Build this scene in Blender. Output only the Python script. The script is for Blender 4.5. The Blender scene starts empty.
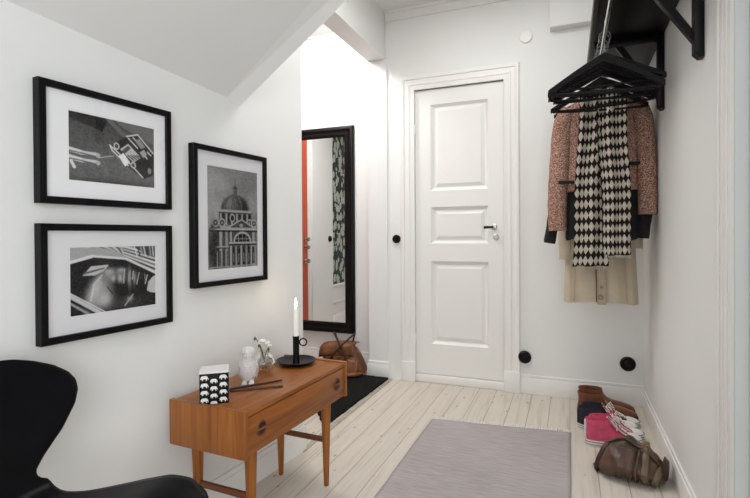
import bpy, bmesh, math, random
import numpy as np
from mathutils import Vector, Matrix
random.seed(7)
S = bpy.context.scene
COL = S.collection
PI = math.pi
rad = math.radians

# ------------------------------------------------------------------ object helpers
def empty(name, label=None, cat=None, loc=(0, 0, 0), rz=0.0, group=None, rot=None):
    o = bpy.data.objects.new(name, None)
    COL.objects.link(o)
    o.empty_display_size = 0.05
    o.location = loc
    o.rotation_euler = rot if rot else (0, 0, rz)
    tag(o, label, cat, group)
    return o

def tag(o, label=None, cat=None, group=None, kind=None):
    if label: o['label'] = label
    if cat: o['category'] = cat
    if group: o['group'] = group
    if kind: o['kind'] = kind
    return o

def copy_tree(o, parent=None):
    c = o.copy()
    COL.objects.link(c)
    if parent: c.parent = parent
    for ch in [x for x in S.objects if x.parent == o]:
        copy_tree(ch, c)
    return c

class MB:
    """collects shapes, then links them as ONE mesh object"""
    def __init__(self): self.bm = bmesh.new(); self.mi = 0
    def _mark(self, faces):
        for f in faces: f.material_index = self.mi
    def box(self, c, s, bev=0.0, seg=2, rot=None):
        m = Matrix.Translation(c)
        if rot: m = m @ (rot if isinstance(rot, Matrix) else Matrix.Rotation(rot, 4, 'Z'))
        m = m @ Matrix.Diagonal((s[0], s[1], s[2], 1))
        r = bmesh.ops.create_cube(self.bm, size=1.0, matrix=m)
        vs = r['verts']
        fs = list({f for v in vs for f in v.link_faces})
        self._mark(fs)
        if bev:
            es = list({e for v in vs for e in v.link_edges})
            rr = bmesh.ops.bevel(self.bm, geom=es, offset=bev, segments=seg, profile=.5, affect='EDGES', clamp_overlap=True)
            self._mark(rr['faces'])
        return self
    def b2(self, lo, hi, bev=0.0, seg=2):
        return self.box([(a+b)/2 for a, b in zip(lo, hi)], [b-a for a, b in zip(lo, hi)], bev, seg)
    def loft(self, rings, closed=True, cap0=True, cap1=True):
        vv = [[self.bm.verts.new(p) for p in r] for r in rings]
        n = len(vv[0])
        for a, b in zip(vv, vv[1:]):
            for i in range(n if closed else n-1):
                j = (i+1) % n
                try: f = self.bm.faces.new((a[i], a[j], b[j], b[i])); f.material_index = self.mi
                except ValueError: pass
        if closed:
            if cap0:
                f = self.bm.faces.new(list(reversed(vv[0]))); f.material_index = self.mi
            if cap1:
                f = self.bm.faces.new(vv[-1]); f.material_index = self.mi
        return self
    def tube(self, pts, r, n=8, flat=1.0, cap=True, up=None):
        pts = [Vector(p) for p in pts]
        rs = r if isinstance(r, (list, tuple)) else [r]*len(pts)
        rings = []
        prev = None
        for i, p in enumerate(pts):
            t = (pts[min(i+1, len(pts)-1)] - pts[max(i-1, 0)]).normalized()
            if prev is None:
                u = Vector(up) if up else (Vector((0, 0, 1)) if abs(t.z) < .9 else Vector((1, 0, 0)))
            else: u = prev
            u = (u - t*u.dot(t)).normalized()
            w = t.cross(u); prev = u
            rings.append([p + (u*math.cos(2*PI*k/n)*flat + w*math.sin(2*PI*k/n))*rs[i] for k in range(n)])
        return self.loft(rings, True, cap, cap)
    def ring(self, c, R, r, axis='Y', n=24, m=8):
        c = Vector(c); rings = []
        for i in range(n+1):
            a = 2*PI*i/n
            d = {'Y': Vector((math.cos(a), 0, math.sin(a))), 'Z': Vector((math.cos(a), math.sin(a), 0)), 'X': Vector((0, math.cos(a), math.sin(a)))}[axis]
            ax = {'Y': Vector((0, 1, 0)), 'Z': Vector((0, 0, 1)), 'X': Vector((1, 0, 0))}[axis]
            rings.append([c + d*(R + r*math.cos(2*PI*k/m)) + ax*(r*math.sin(2*PI*k/m)) for k in range(m)])
        return self.loft(rings, True, False, False)
    def lathe(self, prof, n=32, c=(0, 0, 0), axis='Z', cap0=True, cap1=True):
        rings = []
        for (r, z) in prof:
            rg = []
            for k in range(n):
                a = 2*PI*k/n; x, y = r*math.cos(a), r*math.sin(a)
                p = {'Z': (x, y, z), 'Y': (x, z, y), 'X': (z, x, y)}[axis]
                rg.append((p[0]+c[0], p[1]+c[1], p[2]+c[2]))
            rings.append(rg)
        return self.loft(rings, True, cap0, cap1)
    def prism(self, pts, d):
        """closed planar outline pts extruded by the vector d"""
        d = Vector(d)
        return self.loft([[Vector(p) for p in pts], [Vector(p)+d for p in pts]])
    def quad(self, *ps):
        f = self.bm.faces.new([self.bm.verts.new(p) for p in ps]); f.material_index = self.mi
        return self
    def grid(self, fn, nu, nv, uv=False):
        L = self.bm.loops.layers.uv.verify() if uv else None
        V = [[self.bm.verts.new(fn(i/nu, j/nv)) for j in range(nv+1)] for i in range(nu+1)]
        for i in range(nu):
            for j in range(nv):
                f = self.bm.faces.new((V[i][j], V[i+1][j], V[i+1][j+1], V[i][j+1])); f.material_index = self.mi
                if uv:
                    for l, (a, b) in zip(f.loops, ((i, j), (i+1, j), (i+1, j+1), (i, j+1))): l[L].uv = (a/nu, b/nv)
        return self
    def ellipsoid(self, c, r, n=16, m=10):
        rings = []
        for i in range(m+1):
            t = -PI/2 + PI*i/m
            t = max(-PI/2+.05, min(PI/2-.05, t))
            rings.append([(c[0]+r[0]*math.cos(t)*math.cos(2*PI*k/n), c[1]+r[1]*math.cos(t)*math.sin(2*PI*k/n), c[2]+r[2]*math.sin(t)) for k in range(n)])
        return self.loft(rings)
    def xf(self, M, start=0):
        self.bm.verts.ensure_lookup_table()
        bmesh.ops.transform(self.bm, matrix=M, verts=self.bm.verts[start:])
        return self
    def build(self, name, mat, parent=None, smooth=35, loc=None, rot=None):
        bmesh.ops.recalc_face_normals(self.bm, faces=self.bm.faces)
        me = bpy.data.meshes.new(name)
        self.bm.to_mesh(me); self.bm.free()
        o = bpy.data.objects.new(name, me)
        COL.objects.link(o)
        for m in (mat if isinstance(mat, (list, tuple)) else [mat]): me.materials.append(m)
        if smooth:
            for p in me.polygons: p.use_smooth = True
            me.set_sharp_from_angle(angle=rad(smooth))
        if parent: o.parent = parent
        if loc: o.location = loc
        if rot: o.rotation_euler = rot
        return o

def mod_solid(o, t, off=0):
    m = o.modifiers.new('thickness', 'SOLIDIFY'); m.thickness = t; m.offset = off; return o
def mod_sub(o, n=1):
    m = o.modifiers.new('smooth', 'SUBSURF'); m.levels = n; m.render_levels = n; return o

# ------------------------------------------------------------------ materials
class NT:
    def __init__(self, name):
        self.m = bpy.data.materials.new(name); self.m.use_nodes = True
        self.t = self.m.node_tree; self.t.nodes.clear()
        self.out = self.n('ShaderNodeOutputMaterial')
    def n(self, typ, inp=None, **kw):
        nd = self.t.nodes.new(typ)
        for k, v in kw.items(): setattr(nd, k, v)
        for k, v in (inp or {}).items(): self.s(nd, k, v)
        return nd
    def s(self, nd, k, v):
        i = nd.inputs[k]
        if hasattr(v, 'is_output') or isinstance(v, bpy.types.NodeSocket): self.t.links.new(v, i)
        elif isinstance(v, bpy.types.Node): self.t.links.new(v.outputs[0], i)
        else: i.default_value = v
    def math(self, op, a, b=0.0, c=0.0):
        return self.n('ShaderNodeMath', {0: a, 1: b, 2: c}, operation=op).outputs[0]
    def coord(self, kind='Object', scale=(1, 1, 1), rot=(0, 0, 0), loc=(0, 0, 0)):
        tc = self.n('ShaderNodeTexCoord')
        return self.n('ShaderNodeMapping', {'Vector': tc.outputs[kind], 'Scale': scale, 'Rotation': rot, 'Location': loc}).outputs[0]
    def noise(self, vec, scale=5, detail=3, rough=.5, dist=0):
        return self.n('ShaderNodeTexNoise', {'Vector': vec, 'Scale': scale, 'Detail': detail, 'Roughness': rough, 'Distortion': dist}).outputs[0]
    def ramp(self, fac, stops):
        r = self.n('ShaderNodeValToRGB', {'Fac': fac})
        e = r.color_ramp.elements
        while len(e) < len(stops): e.new(.5)
        for el, (p, c) in zip(e, stops): el.position = p; el.color = (c[0], c[1], c[2], 1)
        return r.outputs[0]
    def mix(self, fac, a, b, mode='MIX'):
        x = self.n('ShaderNodeMix', data_type='RGBA', blend_type=mode)
        self.s(x, 0, fac)
        for i, v in ((6, a), (7, b)):
            if isinstance(v, tuple): v = (v[0], v[1], v[2], 1)
            self.s(x, i, v)
        return x.outputs[2]
    def bump(self, h, strength=.2, dist=.01):
        return self.n('ShaderNodeBump', {'Height': h, 'Strength': strength, 'Distance': dist}).outputs[0]
    def done(self, color, rough=.5, normal=None, metallic=0, spec=.5, coat=0, sheen=0, trans=0, emit=None, estr=0, sss=0):
        if isinstance(color, tuple): color = (color[0], color[1], color[2], 1)
        p = self.n('ShaderNodeBsdfPrincipled', {'Base Color': color, 'Roughness': rough, 'Metallic': metallic, 'Specular IOR Level': spec, 'Coat Weight': coat, 'Sheen Weight': sheen, 'Transmission Weight': trans})
        if normal is not None: self.s(p, 'Normal', normal)
        if emit: self.s(p, 'Emission Color', (emit[0], emit[1], emit[2], 1)); self.s(p, 'Emission Strength', estr)
        if sss: self.s(p, 'Subsurface Weight', sss); self.s(p, 'Subsurface Radius', (.01, .01, .01))
        self.t.links.new(p.outputs[0], self.out.inputs[0])
        return self.m

def mk(name, c, rough=.5, var=.08, scale=8, bump=0, bscale=60, **kw):
    t = NT(name); v = t.coord()
    n = t.noise(v, scale, 4)
    lo = tuple(x*(1-var) for x in c); hi = tuple(min(1, x*(1+var)) for x in c)
    col = t.ramp(n, [(.3, lo), (.7, hi)])
    nm = t.bump(t.noise(v, bscale, 3), bump, .004) if bump else None
    return t.done(col, rough, nm, **kw)

M = {}
M['wall'] = mk('white_wall_paint', (.82, .823, .813), .55, .012, 3, .06, 90)
M['trim'] = mk('white_gloss_paint', (.85, .845, .825), .35, .01, 4, .03, 40)
M['ceiling'] = mk('white_ceiling_paint', (.82, .82, .81), .7, .012, 3, .05, 60)
M['soffit'] = mk('grey_white_slope_paint', (.81, .81, .805), .7, .012, 3, .05, 60)
M['daylit_white'] = mk('white_door_daylight_tint', (.70, .72, .76), .45, .012, 3)  # white door; the blue cast of window daylight is mixed into its colour
M['red'] = mk('red_door_paint', (.55, .07, .025), .4, .05, 6)
M['frame_black'] = mk('black_frame_lacquer', (.004, .004, .0045), .4, .1, 20, spec=.13)
M['black_wood'] = mk('black_stained_wood', (.0045, .0045, .005), .38, .3, 30, .15, 80, spec=.2)
M['black_iron'] = mk('black_iron', (.005, .005, .006), .35, .2, 30, .1, 120, spec=.25)
M['bakelite'] = mk('black_bakelite', (.004, .004, .004), .25, .1, 30, spec=.25)
M['chair_black'] = mk('black_lacquered_plywood', (.004, .004, .005), .30, .2, 14, spec=.09)
M['chrome'] = mk('chrome', (.75, .75, .75), .15, .02, 10, metallic=1)
M['nickel'] = mk('nickel', (.6, .6, .58), .25, .02, 10, metallic=1)
M['matboard'] = mk('white_mat_board', (.86, .86, .88), .8, .005, 10)
M['porcelain'] = mk('white_porcelain', (.82, .79, .77), .3, .03, 20, .25, 160)
M['wax'] = mk('white_candle_wax', (.88, .86, .82), .45, .01, 20, emit=(1, .9, .75), estr=.12)
M['suede'] = mk('brown_suede', (.15, .046, .014), .85, .35, 30, .3, 200, sheen=.2)
M['dark_sole'] = mk('dark_brown_sole', (.022, .012, .008), .6, .2, 20)
M['lining_dark'] = mk('dark_lining', (.012, .009, .008), .9, .2, 20)
M['navy_canvas'] = mk('navy_canvas', (.016, .017, .030), .85, .25, 60, .3, 300)
M['pink_canvas'] = mk('pink_canvas', (.66, .085, .18), .85, .14, 30, .3, 300)
M['tan_lining'] = mk('tan_canvas_lining', (.34, .20, .12), .85, .15, 30)
M['rubber'] = mk('white_rubber', (.74, .73, .70), .5, .06, 20)
M['lace'] = mk('white_cotton_lace', (.80, .78, .74), .8, .08, 40)
M['blackband'] = mk('black_rubber_band', (.02, .02, .02), .5, .1, 20)
M['dark_stick'] = mk('dark_wood_stick', (.045, .016, .012), .45, .2, 30)
M['tan_leather'] = mk('tan_leather', (.17, .062, .019), .40, .65, 16, .5, 40)
M['dark_strap'] = mk('dark_brown_leather', (.045, .012, .008), .45, .3, 20)
M['brass'] = mk('aged_brass', (.26, .17, .08), .4, .05, 10, metallic=1)
M['taupe_leather'] = mk('taupe_leather', (.080, .046, .027), .42, .4, 10, .5, 34)
M['beige_cotton'] = mk('beige_cotton', (.56, .48, .36), .85, .1, 8, .15, 200)
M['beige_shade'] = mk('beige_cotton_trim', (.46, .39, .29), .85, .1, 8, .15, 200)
M['black_knit'] = mk('black_knit', (.012, .010, .011), .95, .3, 60, .5, 250)
M['trim_black'] = mk('black_trim_braid', (.015, .012, .013), .9, .2, 40)
M['petal'] = mk('white_petals', (.85, .84, .80), .6, .04, 20)
M['stem'] = mk('green_stem', (.10, .13, .05), .6, .2, 20)
M['box_black'] = mk('black_card', (.005, .005, .006), .5, .1, 20, spec=.15)
M['box_white'] = mk('white_print', (.82, .80, .80), .5, .03, 20)

t = NT('owl_porcelain'); v = t.coord()
vo = t.n('ShaderNodeTexVoronoi', {'Vector': v, 'Scale': 135, 'Randomness': .35})
M['porcelain'] = t.done(t.mix(t.math('MULTIPLY', vo.outputs['Distance'], .8), (.84, .81, .80), (.60, .56, .55)), .3, t.bump(vo.outputs['Distance'], .9, .004))

def m_speckle(name, base, dot, scale):
    t = NT(name); v = t.coord()
    vo = t.n('ShaderNodeTexVoronoi', {'Vector': v, 'Scale': scale})
    f = t.math('LESS_THAN', vo.outputs['Distance'], .28)
    return t.done(t.mix(f, base, dot), .5)
M['box_lid'] = m_speckle('white_card_with_grey_specks', (.84, .83, .82), (.55, .54, .55), 260)

def m_floor():
    t = NT('whitewashed_pine_boards'); v = t.coord()
    xyz = t.n('ShaderNodeSeparateXYZ', {0: v})
    bx = t.math('DIVIDE', xyz.outputs[0], .112)
    fr = t.math('FRACT', bx); idx = t.math('FLOOR', bx)
    rnd = t.n('ShaderNodeTexWhiteNoise', {'W': idx}, noise_dimensions='1D').outputs[0]
    edge = t.math('MINIMUM', fr, t.math('SUBTRACT', 1.0, fr))
    gap = t.math('LESS_THAN', edge, .017)
    off = t.n('ShaderNodeCombineXYZ', {0: xyz.outputs[0], 1: t.math('ADD', xyz.outputs[1], t.math('MULTIPLY', rnd, 37.0)), 2: rnd}).outputs[0]
    grain = t.noise(t.n('ShaderNodeMapping', {'Vector': off, 'Scale': (55, 2.2, 1)}).outputs[0], 1.0, 6, .6, .6)
    blot = t.noise(t.n('ShaderNodeMapping', {'Vector': off, 'Scale': (9, 2.5, 1)}).outputs[0], 1.0, 3)
    kv = t.n('ShaderNodeTexVoronoi', {'Vector': t.n('ShaderNodeMapping', {'Vector': off, 'Scale': (15, 8, 1)}).outputs[0], 'Scale': 1.0, 'Randomness': 1.0})
    knot = t.n('ShaderNodeMapRange', {0: kv.outputs['Distance'], 1: .05, 2: .13, 3: 1.0, 4: 0.0}).outputs[0]
    col = t.ramp(grain, [(.25, (.43, .375, .30)), (.45, (.62, .57, .49)), (.75, (.71, .665, .59))])
    col = t.mix(t.math('MULTIPLY', blot, .35), col, (.73, .69, .625))
    col = t.mix(t.math('MULTIPLY', rnd, .22), col, (.50, .46, .41))
    col = t.mix(t.math('MULTIPLY', knot, .7), col, (.22, .13, .07))
    col = t.mix(t.math('MULTIPLY', gap, .62), col, (.19, .15, .11))
    h = t.math('SUBTRACT', t.math('MULTIPLY', grain, .15), gap)
    return t.done(col, .5, t.bump(h, .35, .004), spec=.35)
M['floor'] = m_floor()

def m_wood(name, a, b, c, axis, rough=.38, sc=1.0):
    t = NT(name); s = [38*sc, 38*sc, 38*sc]; s[axis] = 1.6*sc
    v = t.coord('Object', tuple(s))
    g = t.noise(v, 1.0, 6, .62, 1.1)
    s2 = [9*sc]*3; s2[axis] = .7*sc
    w = t.noise(t.coord('Object', tuple(s2)), 1.0, 3, .5, 1.5)
    col = t.ramp(g, [(.28, a), (.5, b), (.72, c)])
    col = t.mix(t.math('MULTIPLY', w, .55), col, a)
    return t.done(col, rough, t.bump(g, .08, .002), spec=.4)
tk = ((.16, .042, .005), (.36, .115, .018), (.48, .185, .038))
M['teak_y'] = m_wood('teak_long_grain', *tk, 1)
M['teak_z'] = m_wood('teak_upright_grain', *tk, 2)
M['teak_x'] = m_wood('teak_end_panel_grain', *tk, 2, .38, .8)
M['teak_dark'] = m_wood('teak_dark_stretcher', (.10, .03, .01), (.17, .055, .018), (.22, .08, .03), 0)

def m_weave(name, a, b, sx, sy, rough=.95, bump=.4):
    t = NT(name); v = t.coord()
    n1 = t.noise(t.coord('Object', (sx, sy, 1)), 1.0, 3, .6)
    w = t.n('ShaderNodeTexWave', {'Vector': v, 'Scale': 110, 'Distortion': 1.0, 'Detail': 1}, bands_direction='Y').outputs[1]
    n2 = t.noise(v, 2.2, 3)
    f = t.math('ADD', t.math('MULTIPLY', n1, .8), t.math('MULTIPLY', n2, .35))
    col = t.ramp(f, [(.35, a), (.8, b)])
    return t.done(col, rough, t.bump(t.math('ADD', n1, t.math('MULTIPLY', w, .5)), bump, .004), spec=.15)
M['rug'] = m_weave('lilac_grey_cotton_weave', (.34, .31, .31), (.54, .50, .50), 10, 130)
M['fringe'] = mk('pale_rug_fringe', (.80, .77, .73), .9, .1, 60)
M['coir'] = mk('black_coir', (.012, .013, .012), .98, .7, 120, .9, 260, spec=.1)

def m_tweed():
    t = NT('rust_pink_tweed'); v = t.coord()
    vo = t.n('ShaderNodeTexVoronoi', {'Vector': v, 'Scale': 330})
    n = t.noise(v, 150, 2)
    r = t.n('ShaderNodeSeparateColor', {0: vo.outputs['Color']}).outputs[0]
    col = t.ramp(r, [(.0, (.09, .038, .030)), (.30, (.24, .105, .076)), (.62, (.35, .185, .135)), (.9, (.58, .43, .35))])
    return t.done(col, .95, t.bump(n, .6, .003), spec=.1)
M['tweed'] = m_tweed()

def m_houndstooth():
    t = NT('black_and_cream_houndstooth'); tc = t.n('ShaderNodeTexCoord')
    xyz = t.n('ShaderNodeSeparateXYZ', {0: tc.outputs['UV']})
    u = t.math('MULTIPLY', xyz.outputs[0], 7.0); vv = t.math('MULTIPLY', xyz.outputs[1], 15.5)
    row = t.math('FLOOR', vv)
    tu = t.math('ABSOLUTE', t.math('SUBTRACT', t.math('MULTIPLY', t.math('FRACT', u), 2.0), 1.0))     # 0..1 triangle
    tv = t.math('ABSOLUTE', t.math('SUBTRACT', t.math('MULTIPLY', t.math('FRACT', vv), 2.0), 1.0))
    th = t.math('MULTIPLY_ADD', t.math('POWER', tu, 1.3), .80, .16)
    f = t.math('LESS_THAN', tv, th)
    n = t.noise(t.coord(), 60, 2)
    cream = t.ramp(n, [(.3, (.44, .39, .33)), (.7, (.58, .525, .45))])
    return t.done(t.mix(f, cream, (.020, .014, .014)), .95, t.bump(t.noise(t.coord(), 300, 2), .4, .002), spec=.1)
M['hound'] = m_houndstooth()

def m_wallpaper():
    t = NT('navy_wallpaper_with_white_blossoms'); v = t.coord('Object', (1, 1, 1))
    vo = t.n('ShaderNodeTexVoronoi', {'Vector': t.coord('Object', (1, 15, 10)), 'Scale': 1.0})
    n = t.noise(v, 40, 2)
    f = t.math('LESS_THAN', t.math('ADD', vo.outputs['Distance'], t.math('MULTIPLY', n, .5)), .74)
    n3 = t.noise(v, 12, 2)
    base = t.ramp(n3, [(.35, (.010, .022, .032)), (.7, (.03, .06, .06))])
    return t.done(t.mix(f, base, (.50, .55, .46)), .7)
M['wallpaper'] = m_wallpaper()

def m_mirror():
    t = NT('mirror_silvering')
    n = t.noise(t.coord(), 2, 1)
    return t.done(t.ramp(n, [(0, (.90, .91, .91)), (1, (.92, .93, .93))]), .01, metallic=1)
M['mirror'] = m_mirror()

def m_glass(name, tint=(1, 1, 1), thin=True):
    t = NT(name)
    fr = t.n('ShaderNodeFresnel', {'IOR': 1.45})
    tr = t.n('ShaderNodeBsdfTransparent', {'Color': (*tint, 1)})
    gl = t.n('ShaderNodeBsdfGlossy', {'Color': (1, 1, 1, 1), 'Roughness': .02})
    k = t.math('MULTIPLY', fr.outputs[0], .45 if thin else 1.2)
    mx = t.n('ShaderNodeMixShader', {0: k, 1: tr.outputs[0], 2: gl.outputs[0]})
    t.t.links.new(mx.outputs[0], t.out.inputs[0])
    return t.m
M['pane'] = m_glass('picture_glass')
M['vase'] = m_glass('clear_vase_glass', (.90, .90, .87), False)

def m_photo():
    t = NT('black_and_white_print')
    a = t.n('ShaderNodeAttribute', attribute_name='tone')
    n = t.noise(t.coord(), 420, 2)
    c = t.mix(.06, a.outputs['Color'], t.ramp(n, [(.35, (.0, .0, .0)), (.65, (1, 1, 1))]), 'OVERLAY')
    return t.done(c, .6, spec=.2)
M['photo'] = m_photo()

def m_flame():
    t = NT('candle_flame')
    n = t.noise(t.coord(), 30, 1)
    e = t.n('ShaderNodeEmission', {'Color': t.ramp(n, [(0, (1, .72, .35)), (1, (1, .9, .65))]), 'Strength': 14})
    t.t.links.new(e.outputs[0], t.out.inputs[0]); return t.m
M['flame'] = m_flame()

# ------------------------------------------------------------------ the room (metres; X along the door wall, Y into the depth)
PSI = -.0925                                  # the picture wall stands slightly askew
WD = Vector((-math.sin(PSI), math.cos(PSI), 0)); WN = Vector((math.cos(PSI), math.sin(PSI), 0))
W0 = Vector((-1.2215, 1.7236, 0))
RZW = PI/2 + PSI                              # local x runs along the picture wall, local -y faces the room
def lw(s, z=0.0, d=0.0):                      # s along the picture wall, d out of it
    p = W0 + WD*s + WN*d
    return Vector((p.x, p.y, z))
D = 3.27; XR = .41; YM = 3.46; ZC = 2.64; XV = -2.5

def struct(mb, name, mat, parent=None, smooth=30):
    o = mb.build(name, mat, parent, smooth)
    if not parent: o['kind'] = 'structure'
    return o

struct(MB().b2((-3.2, -2.4, -.06), (2.4, 3.6, 0)), 'floor', M['floor'])
struct(MB().b2((-3.2, -2.4, ZC), (2.4, 3.6, ZC+.06)), 'ceiling', M['ceiling'])
# picture wall
mb = MB(); a, b = lw(-4.2), lw(0.3031); mb.prism([a, b, b-WN*.10, a-WN*.10], (0, 0, ZC)); struct(mb, 'wall_left', M['wall'])
mb = MB()
a, b = lw(-4.2, .001), lw(0.3071, .001)
for h0, h1, d in ((0, .095, .014), (.095, .115, .010)):
    mb.prism([a+Vector((0, 0, h0)), b+Vector((0, 0, h0)), b+WN*d+Vector((0, 0, h0)), a+WN*d+Vector((0, 0, h0))], (0, 0, h1-h0))
struct(mb, 'baseboard_left', M['trim'])
# sloping attic ceiling over the picture wall
A0 = Vector(lw(-4.0, 1.835)); A1 = Vector(lw(-0.1879, 1.5746)); B1 = Vector(lw(-0.1212, 1.5523))
P1 = A1 + (Vector((-.838, 1.507, 1.864))-A1)*3.72; P0 = Vector((P1.x-.35, -2.3, ZC+.12)); Q1 = B1 + Vector((.453, .008, .327))*3.34
mb = MB()
mb.quad(A0, A1, P1, P0)
struct(mb, 'ceiling_slope', M['soffit'], smooth=0)
mb = MB()
mb.quad(A1, B1, Q1, P1)
mb.quad(B1, lw(-0.1212, ZC), Q1+Vector((0, 0, ZC-Q1.z)))
struct(mb, 'trim_slope', mk('grey_white_edge_board', (.86, .86, .855), .6, .01, 3), smooth=0)
# header beam and pillar stub of the opening to the vestibule
struct(MB().b2((-1.362, 1.96, 2.303), (-1.232, 3.30, ZC)), 'wall_header', M['wall'])
struct(MB().b2((-1.362, 3.258, 0), (-1.217, YM+.02, 2.303)), 'wall_pillar', M['wall'])
mb = MB()
for h0, h1, d in ((0, .10, .014), (.10, .12, .009)):
    mb.b2((-1.362-d, 3.258-d, h0), (-1.217+d, 3.30, h1), .003)
struct(mb, 'baseboard_pillar', M['trim'])
# door wall, in three pieces round the door opening
DL, DR, DT = -1.012, -.399, 2.052
mb = MB(); mb.b2((-1.23, D, 0), (DL, D+.10, ZC)).b2((DR, D, 0), (XR+.1, D+.10, ZC)).b2((DL, D, DT), (DR, D+.10, ZC))
struct(mb, 'wall_back', M['wall'])
mb = MB().b2((DR+.1, D-.014, 0), (XR, D, .105), .003).b2((DR+.1, D-.009, .105), (XR, D, .125), .003)
struct(mb, 'baseboard_back', M['trim'])
mb = MB().b2((-1.23, D-.012, 2.565), (XR, D, 2.575), .002).b2((-1.23, D-.02, 2.622), (XR, D, ZC))
mb.b2((-1.23, D-.006, 2.575), (XR, D, 2.622))
struct(mb, 'trim_cornice', M['trim'])
# casing with plinth blocks
mb = MB()
CW = .098
cprof = [(0, .03), (0, -.010), (.004, -.012), (.030, -.012), (.034, -.016), (.044, -.016), (.048, -.012), (.072, -.012), (.075, -.018), (.080, -.020), (.094, -.020), (CW, -.017), (CW, 0)]
mb.loft([[(DL-o, D+y, .0), (DL-o, D+y, DT+o), (DR+o, D+y, DT+o), (DR+o, D+y, .0)] for o, y in cprof], False)
for x0, x1 in ((DL-CW, DL), (DR, DR+CW)): mb.b2((x0-.003, D-.024, 0), (x1+.003, D, .14), .004)
mb.b2((DL, D-.004, 0), (DR, D+.09, .055), .006)          # white sill
mb.b2((DL, D+.016, DT-.008), (DR, D+.09, DT+.01)).b2((DL-.01, D+.017, .05), (DL+.002, D+.09, DT)).b2((DR-.002, D+.017, .05), (DR+.01, D+.09, DT))
struct(mb, 'trim_casing', M['trim'])
# the door leaf
door = empty('door_1', loc=((DL+DR)/2, D+.012, 0)); door['kind'] = 'structure'
hw = (DR-DL)/2-.003; z0, z1 = .060, DT-.006
panels = [(1.342, 1.943), (.975, 1.229), (.272, .852)]
px0, px1 = -.900+.7055, -.502+.7055
mb = MB(); T = .04
mb.b2((-hw, 0, z0), (px0, T, z1)).b2((px1, 0, z0), (hw, T, z1))
zz = [z0] + [q for p in sorted(panels) for q in p] + [z1]
for i in range(0, len(zz), 2): mb.b2((px0, 0, zz[i]), (px1, T, zz[i+1]))
def frame_mould(mb, x0, x1, za, zb, prof):
    # prof: list of (inset, y)
    rings = [[(x0+i, y, za+i), (x1-i, y, za+i), (x1-i, y, zb-i), (x0+i, y, zb-i)] for i, y in prof]
    mb.loft(rings, True, False, True)
for za, zb in panels:
    frame_mould(mb, px0, px1, za, zb, [(0, 0), (.004, .004), (.012, .013), (.018, .020), (.026, .021), (.050, .009)])
mb.build('door_leaf', M['trim'], door, 20)
mb = MB(); mb.lathe([(.020, 0), (.020, -.006), (.015, -.009), (.008, -.010), (.008, -.034), (.0, -.034)], 24, (-.465+.7055, 0, 1.084), 'Y')
hd = mb.build('door_handle', M['nickel'], door, 30)
mb = MB(); xh = -.465+.7055
mb.tube([(xh, -.034, 1.084), (xh-.012, -.036, 1.084), (xh-.03, -.036, 1.083), (xh-.062, -.036, 1.082)], [.006, .007, .0085, .0095], 12)
mb.build('grip', M['bakelite'], hd, 40)
mb = MB(); mb.lathe([(.019, 0), (.019, -.005), (.014, -.009), (.0, -.009)], 24, (-.452+.7055, 0, 1.018), 'Y')
mb.box((-.452+.7055, -.010, 1.016), (.004, .004, .012)); mb.build('lock_rose', M['nickel'], door, 30)
for z in (1.775, .306):
    mb = MB(); mb.lathe([(.0045, -.035), (.0065, -.03), (.0065, .03), (.0045, .035)], 12, (-hw-.001, -.010, z)); mb.build('hinge', M['trim'], door)
# right wall with the casing and door of the next opening
mb = MB(); mb.b2((XR, 1.555, 0), (XR+.1, D+.05, ZC)).b2((XR, .70, 2.10), (XR+.1, 1.555, ZC)).b2((XR, .4, 0), (XR+.1, .70, ZC))
struct(mb, 'wall_right', mk('white_wall_bounce_tint', (.795, .82, .81), .55, .012, 3, .06, 90))  # white wall, colour tinted cooler to offset warm bounced light
mb = MB().b2((XR-.014, 1.690, 0), (XR, D, .095), .003).b2((XR-.009, 1.690, .095), (XR, D, .113), .003); struct(mb, 'baseboard_right', M['trim'])
mb = MB()
for y0, y1 in ((1.555, 1.690), (.54, .70)):
    mb.b2((XR-.007, y0, 0), (XR, y1, 2.10), .002)
for y0, y1, d in ((1.668, 1.690, .012), (1.632, 1.644, .010), (1.590, 1.604, .011), (1.555, 1.572, .010)):
    mb.b2((XR-d, y0, 0), (XR-.005, y1, 2.099), .003)
mb.b2((XR-.010, .54, 2.10), (XR, 1.690, 2.23), .003)
struct(mb, 'trim_right', M['trim'])
d2 = empty('door_2', loc=(XR+.03, 1.1275, 0)); d2['kind'] = 'structure'
MB().b2((0, -.427, .01), (.04, .427, 2.10), .002).build('door_leaf', M['daylit_white'], d2)
# rest of the room behind the camera
mb = MB().b2((XR, .3, 0), (2.3, .4, ZC)); struct(mb, 'wall_return', M['wall'])
struct(MB().b2((2.2, -2.3, 0), (2.3, .4, ZC)), 'wall_far_right', M['wall'])
struct(MB().b2((-1.7, -2.4, 0), (2.3, -2.3, ZC)), 'wall_rear', M['wall'])
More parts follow.
